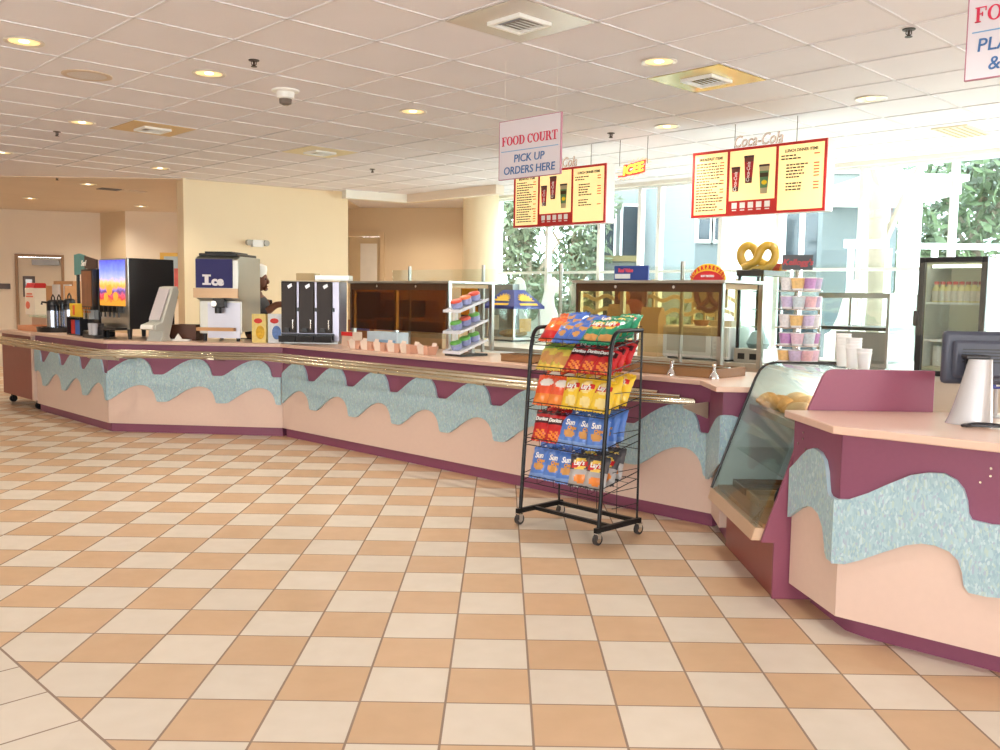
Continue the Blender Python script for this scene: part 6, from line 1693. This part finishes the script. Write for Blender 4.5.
# facing +x (towards the drink dispenser); x forward, y to the person's left
V = [(0, 0, .93), (0, 0, 1.1), (0, 0, 1.28), (.0, 0, 1.40), (.01, 0, 1.46), (.025, 0, 1.50),
     (0, .09, .88), (.01, .1, .48), (-.01, .1, .08), (.12, .1, .04),
     (0, -.09, .88), (.01, -.1, .48), (-.01, -.1, .08), (.12, -.1, .04),
     (0, -.17, 1.38), (.13, -.22, 1.2), (.27, -.12, 1.34), (.40, -.1, 1.345),
     (0, .17, 1.38), (.03, .23, 1.12), (.2, .2, 1.05), (.28, .17, 1.05)]
E_ = [(0, 1), (1, 2), (2, 3), (3, 4), (4, 5), (0, 6), (6, 7), (7, 8), (8, 9), (0, 10), (10, 11), (11, 12), (12, 13), (3, 14), (14, 15), (15, 16), (16, 17), (3, 18), (18, 19), (19, 20), (20, 21)]
Rr = [(.13, .16), (.12, .15), (.13, .17), (.1, .14), .055, .05, .09, .06, .045, .04, .09, .06, .045, .04, .065, .05, .042, .03, .065, .05, .042, .03]
skin_fig('body', V, E_, Rr, SKIN, pl)
# shirt and trousers follow the body
skin_fig('shirt', [(0, 0, .9), (0, 0, 1.1), (0, 0, 1.28), (0, 0, 1.41), (0, -.17, 1.38), (.13, -.22, 1.2), (.2, -.17, 1.27), (0, .17, 1.38), (.03, .23, 1.12), (.09, .22, 1.09)], [(0, 1), (1, 2), (2, 3), (3, 4), (4, 5), (5, 6), (3, 7), (7, 8), (8, 9)], [(.15, .18), (.145, .175), (.15, .19), (.11, .15), .085, .07, .062, .085, .07, .062], SHIRT, pl)
skin_fig('trousers', [(0, 0, .95), (0, .09, .86), (.01, .1, .48), (-.01, .1, .1), (0, -.09, .86), (.01, -.1, .48), (-.01, -.1, .1)], [(0, 1), (1, 2), (2, 3), (0, 4), (4, 5), (5, 6)], [(.14, .165), .108, .08, .07, .108, .08, .07], PANTS, pl)
# head
mb = MB(); mb.ell((.03, 0, 1.61), (.1, .078, .125), 24, 18)
mb.ell((.132, 0, 1.595), (.022, .016, .028), 10, 8).ell((.122, 0, 1.545), (.014, .03, .009), 10, 6).ell((.105, 0, 1.515), (.03, .035, .025), 10, 8)
for s in (-1, 1): mb.ell((.02, s * .08, 1.6), (.022, .01, .034), 10, 8)
mb.build('head', SKIN, pl)
mb = MB()
for s in (-1, 1): mb.ell((.118, s * .033, 1.625), (.01, .014, .009), 10, 6)
mb.build('eyes', mat('dark eyes', (30, 22, 20), .2), pl)
mb = MB(); mb.ell((.0, 0, 1.605), (.098, .087, .115), 20, 14); mb.build('hair', mat('black hair', (24, 20, 20), .7), pl)
mb = MB(); mb.lathe([(.094, 0), (.1, .05), (.108, .09), (.1, .13), (.05, .155), (.004, .158)], 24, c=(.015, 0, 1.645)); mb.build('cap', CAPW, pl)
# hands: palm + five fingers each
def hand(x, y, z, yaw, s):
    R = Matrix.Rotation(yaw, 3, 'Z'); o = Vector((x, y, z)); P = lambda a, b, c: tuple(o + R @ Vector((a, b * s, c)))
    vs, es, rs = [P(0, 0, 0), P(.045, 0, 0), P(.085, 0, -.004)], [(0, 1), (1, 2)], [(.022, .03), (.02, .038), (.016, .036)]
    skin_fig('hand', vs, es, rs, SKIN, pl, 0, 1)
    for b, L in ((.03, .066), (.011, .076), (-.009, .071), (-.028, .056)):
        skin_fig('finger', [P(.075, b, -.004), P(.09 + L * .5, b * 1.1, -.008), P(.09 + L * .85, b * 1.1, -.03), P(.09 + L, b * 1.1, -.045)], [(0, 1), (1, 2), (2, 3)], [.0095, .009, .0085, .0075], SKIN, pl, 0, 1)
    skin_fig('thumb', [P(.02, .025, -.006), P(.055, .052, -.016), P(.085, .056, -.028)], [(0, 1), (1, 2)], [.0125, .011, .009], SKIN, pl, 0, 1)
hand(.40, -.1, 1.345, .1, 1); hand(.28, .17, 1.05, -.1, -1)

# ================================================================== outside
ASPH = mat('pale concrete ground', (226, 224, 216), .8, vary=.08, scale=2)
mb = MB(); mb.add([(-.1, 14.2, -.02), (9, 5.1, -.02), (60, -10, -.02), (60, 90, -.02), (-10, 90, -.02), (.3, 18.6, -.02)], [(0, 1, 2, 3, 4, 5)])
struct(mb.build('ground_outside', ASPH, recalc=False))
GREYB = mat('grey stucco', (116, 120, 116), .8, vary=.05, scale=2); GREYB2 = mat('blue grey siding', (98, 106, 108), .7, vary=.06, scale=2); WST = mat('white painted stucco', (240, 240, 238), .7, vary=.02)
DGL = mat('dark window glass', (52, 60, 66), .1, .2); YST = mat('ochre band', (120, 106, 66), .6)
def building(lab, px0, px1, y, zt, m, rows, cols, band=None, dep=6, rot=0):
    x0, x1 = (px0 - 500) / 911.7 * y, (px1 - 500) / 911.7 * y
    t = thing('building', lab, 'building', (x0, y, -.02), rot); w = x1 - x0
    mb = MB(); mb.box(0, w, 0, dep, 0, zt); mb.build('wall', m, t)
    mb = MB(); mb.box(-.2, w + .2, -.25, dep + .2, zt, zt + .25); mb.build('roof', WST, t)
    for r in range(rows):
        for c in range(cols):
            ww = w / cols; hh = zt / rows; mb = MB(); x = c * ww + ww * .16; z = r * hh + hh * .2
            mb.box(x - .06, x + ww * .68 + .06, -.05, -.002, z - .06, z + hh * .62 + .06); f_ = mb.build('window', WST, t)
            mb = MB(); mb.box(x, x + ww * .68, -.06, -.0505, z, z + hh * .62); mb.build('pane', DGL, f_)
    if band:
        mb = MB(); mb.box(-.01, w + .01, -.12, -.0, band, band + .14); mb.build('band', YST, t)
    return t
building('grey building with an ochre band seen through the windows left of the right menu board', 586, 668, 23, 6.2, GREYB, 3, 3, 2.4, dep=4)
building('blue grey building seen between the menu boards', 690, 722, 16, 4.2, GREYB2, 2, 2)
building('grey building with rows of dark windows behind the cereal carousel', 776, 850, 16.5, 5.2, GREYB, 3, 4, dep=4)
# white entrance canopy with columns
def W_at(px, y): return (px - 500) / 911.7 * y
yc = 12.5
t = thing('entrance_canopy', 'white flat entrance canopy on square columns outside the right windows', 'canopy', (W_at(858, yc), yc, -.02))
wc = W_at(925, yc) - W_at(858, yc); zc_ = at_y(890, 196, yc).z
mb = MB(); mb.box(-.1, wc + .1, -.5, 1.6, zc_, zc_ + .16).box(-.2, wc + .15, -.6, 1.7, zc_ + .16, zc_ + .24); mb.build('roof', WST, t)
for x in (W_at(897, yc) - W_at(858, yc), 0.1):
    mb = MB(); mb.box(x, x + .22, 0, .22, 0, zc_); mb.build('column', WST, t)
mb = MB(); mb.box(-.1, wc + .1, 1.4, 1.6, 0, zc_); mb.build('back_wall', GREYB2, t)
# white bright wall section outside, between the boards
o_ = MB(); yv = 13; o_.box(W_at(724, yv), W_at(772, yv), yv, yv + .6, -.02, 5); tag(o_.build('garden_wall', WST), 'tall white wall outside the windows below the right menu board', 'wall')
# railings: pale horizontal bars
t = thing('railing', 'white outdoor railing in front of the trees', 'railing', (W_at(838, 11), 11, -.02))
wr2 = W_at(1060, 11) - W_at(838, 11)
zr = at_y(900, 247, 11).z
mb = MB(); mb.box(0, W_at(881, 11) - W_at(838, 11), -.03, .03, zr, zr + .1); mb.build('rail', WST, t)
mb = MB(); mb.box(W_at(907, 11) - W_at(838, 11), wr2, -.03, .03, zr, zr + .07); mb.build('rail', WST, t)
for x in (.05, .5, 1.05, wr2 - .1): mb = MB(); mb.box(x, x + .06, -.03, .03, 0, zr); mb.build('post', WST, t)
# trees and shrubs: trunk plus a crown of many leaf blades
LEAF = [mat('green leaves', (80, 98, 62), .6, vary=.4, scale=3), mat('dark green leaves', (68, 88, 58), .6, vary=.4, scale=3), mat('olive leaves', (92, 104, 76), .6, vary=.4, scale=3)]
BARK = mat('grey bark', (140, 126, 108), .9, vary=.25, scale=12)
def tree(lab, x, y, ht, cr, k, n=900, base=None, trunk=True):
    rnd = random.Random(int(x * 10 + y * 7)); t = thing('tree', lab, 'tree', (x, y, -.02), 0, 'trees outside the windows')
    if trunk:
        mb = MB(); mb.tube([(0, 0, 0), (.05, .02, ht * .3), (-.03, .05, ht * .6), (.04, 0, ht * .85)], [.17, .14, .1, .04], 10)
        for q in range(4): a = q * 1.7; mb.tube([(0, 0, ht * (.4 + q * .08)), (cos(a) * cr * .4, sin(a) * cr * .4, ht * (.55 + q * .08)), (cos(a) * cr * .7, sin(a) * cr * .7, ht * (.66 + q * .08))], [.06, .04, .02], 7)
        mb.build('trunk', BARK, t)
    mb = MB(); zb0 = base if base is not None else ht * .35
    blobs = [(rnd.uniform(-.6, .6) * cr, rnd.uniform(-.6, .6) * cr, rnd.uniform(zb0, ht), rnd.uniform(.4, .75) * cr) for _ in range(12)]
    for q in range(int(n * 1.9)):
        bx_, by_, bz_, br_ = blobs[q % 12]
        d = Vector((rnd.gauss(0, 1), rnd.gauss(0, 1), rnd.gauss(0, 1))).normalized() * br_ * rnd.random() ** .4
        c = Vector((bx_, by_, bz_)) + d; a = Vector((rnd.gauss(0, 1), rnd.gauss(0, 1), rnd.gauss(0, 1))).normalized(); b = a.orthogonal().normalized(); s = rnd.uniform(.05, .11)
        mb.add([c - a * s * 1.6, c + b * s * .6, c + a * s * 1.6, c - b * s * .6], [(0, 1, 2, 3)])
    mb.build('crown', LEAF[k], t, recalc=False, smooth=False)
tree('leafy green tree outside the last window on the right', W_at(972, 14.5), 14.5, 4.1, 1.3, 0, 1400)
tree('dark green tree outside, right of the canopy', W_at(925, 19), 19, 4.2, 1.4, 1, 1100)
tree('green tree outside at the right edge of the windows', W_at(1020, 16.5), 16.5, 4.4, 1.5, 1, 1200)
tree('bare-trunked tree outside, left of the white canopy', W_at(871, 11.8), 11.8, 5.2, .8, 2, 300, 4.2)
tree('dense green tree outside the first window beside the column', W_at(524, 20), 20, 4.1, 1.0, 2, 1200, .3)
tree('dense green tree outside below the left menu board', W_at(570, 22.5), 22.5, 4.0, 1.0, 2, 1100, .3)
tree('tall tree behind the grey building', W_at(712, 27), 27, 4, 1.4, 1, 900)
for k, (px, y) in enumerate(((507, 18.6), (640, 14.5), (680, 14.8), (940, 12.3), (990, 12.4))):
    tree('low green shrub outside the windows, %s' % ['by the round column', 'in front of the grey building', 'left of the tall white wall', 'behind the cooler', 'at the right edge'][k], W_at(px, y), y, .9, .7, k % 3, 400, .2, False)

# ================================================================== light
wd = bpy.data.worlds.new('sky'); SC.world = wd; wd.use_nodes = True
nt = wd.node_tree; bg = nt.nodes['Background']
bg.inputs[0].default_value = (.93, .97, 1, 1); bg.inputs[1].default_value = 12.0
def portal(name, c, sx, sz, rot):
    L = bpy.data.lights.new(name, 'AREA'); L.shape = 'RECTANGLE'; L.size = sx; L.size_y = sz; L.cycles.is_portal = True
    o = bpy.data.objects.new(name, L); COL.objects.link(o); o.location = c; o.rotation_euler = rot
# spots without fixtures, added to brighten the kitchen aisle and the far rooms
for (x, y, pw_) in ((2.6, 8.2, 60), (.9, 9.6, 60), (-.9, 10.8, 70), (4.4, 6.4, 50), (-2.0, 11.4, 80), (-1.3, 14.8, 80), (.8, 11.6, 60), (3.0, 9.6, 60), (-5.6, 15.4, 90), (-8.2, 14.0, 90), (-7.4, 16.6, 60)):
    L = bpy.data.lights.new('downlight', 'SPOT'); L.energy = pw_; L.color = (1, .9, .74); L.spot_size = radians(150); L.spot_blend = .8; L.shadow_soft_size = .07
    o = bpy.data.objects.new('downlight_lamp', L); COL.objects.link(o); o.location = (x, y, CEIL - .045)
# portals face into the room (local -z)
m_ = FW.pt(5.7, .2, 1.69); portal('window_portal', m_, 12, 2.5, (radians(-90), 0, FW.a))
portal('rear_portal', (-1.1, -6.08, 1.63), 19, 2.3, (radians(90), 0, 0))

vs_ = SC.view_settings
SC.display_settings.display_device = 'sRGB'
vs_.view_transform = 'Standard'; vs_.look = 'None'; vs_.gamma = 1; vs_.use_curve_mapping = False
vs_.exposure = 0.22
SC.cycles.use_denoising = True
SC.cycles.max_bounces = 10; SC.cycles.diffuse_bounces = 5; SC.cycles.transparent_max_bounces = 24; SC.cycles.glossy_bounces = 4
SC.cycles.sample_clamp_indirect = 6
SC.cycles.caustics_reflective = False; SC.cycles.caustics_refractive = False
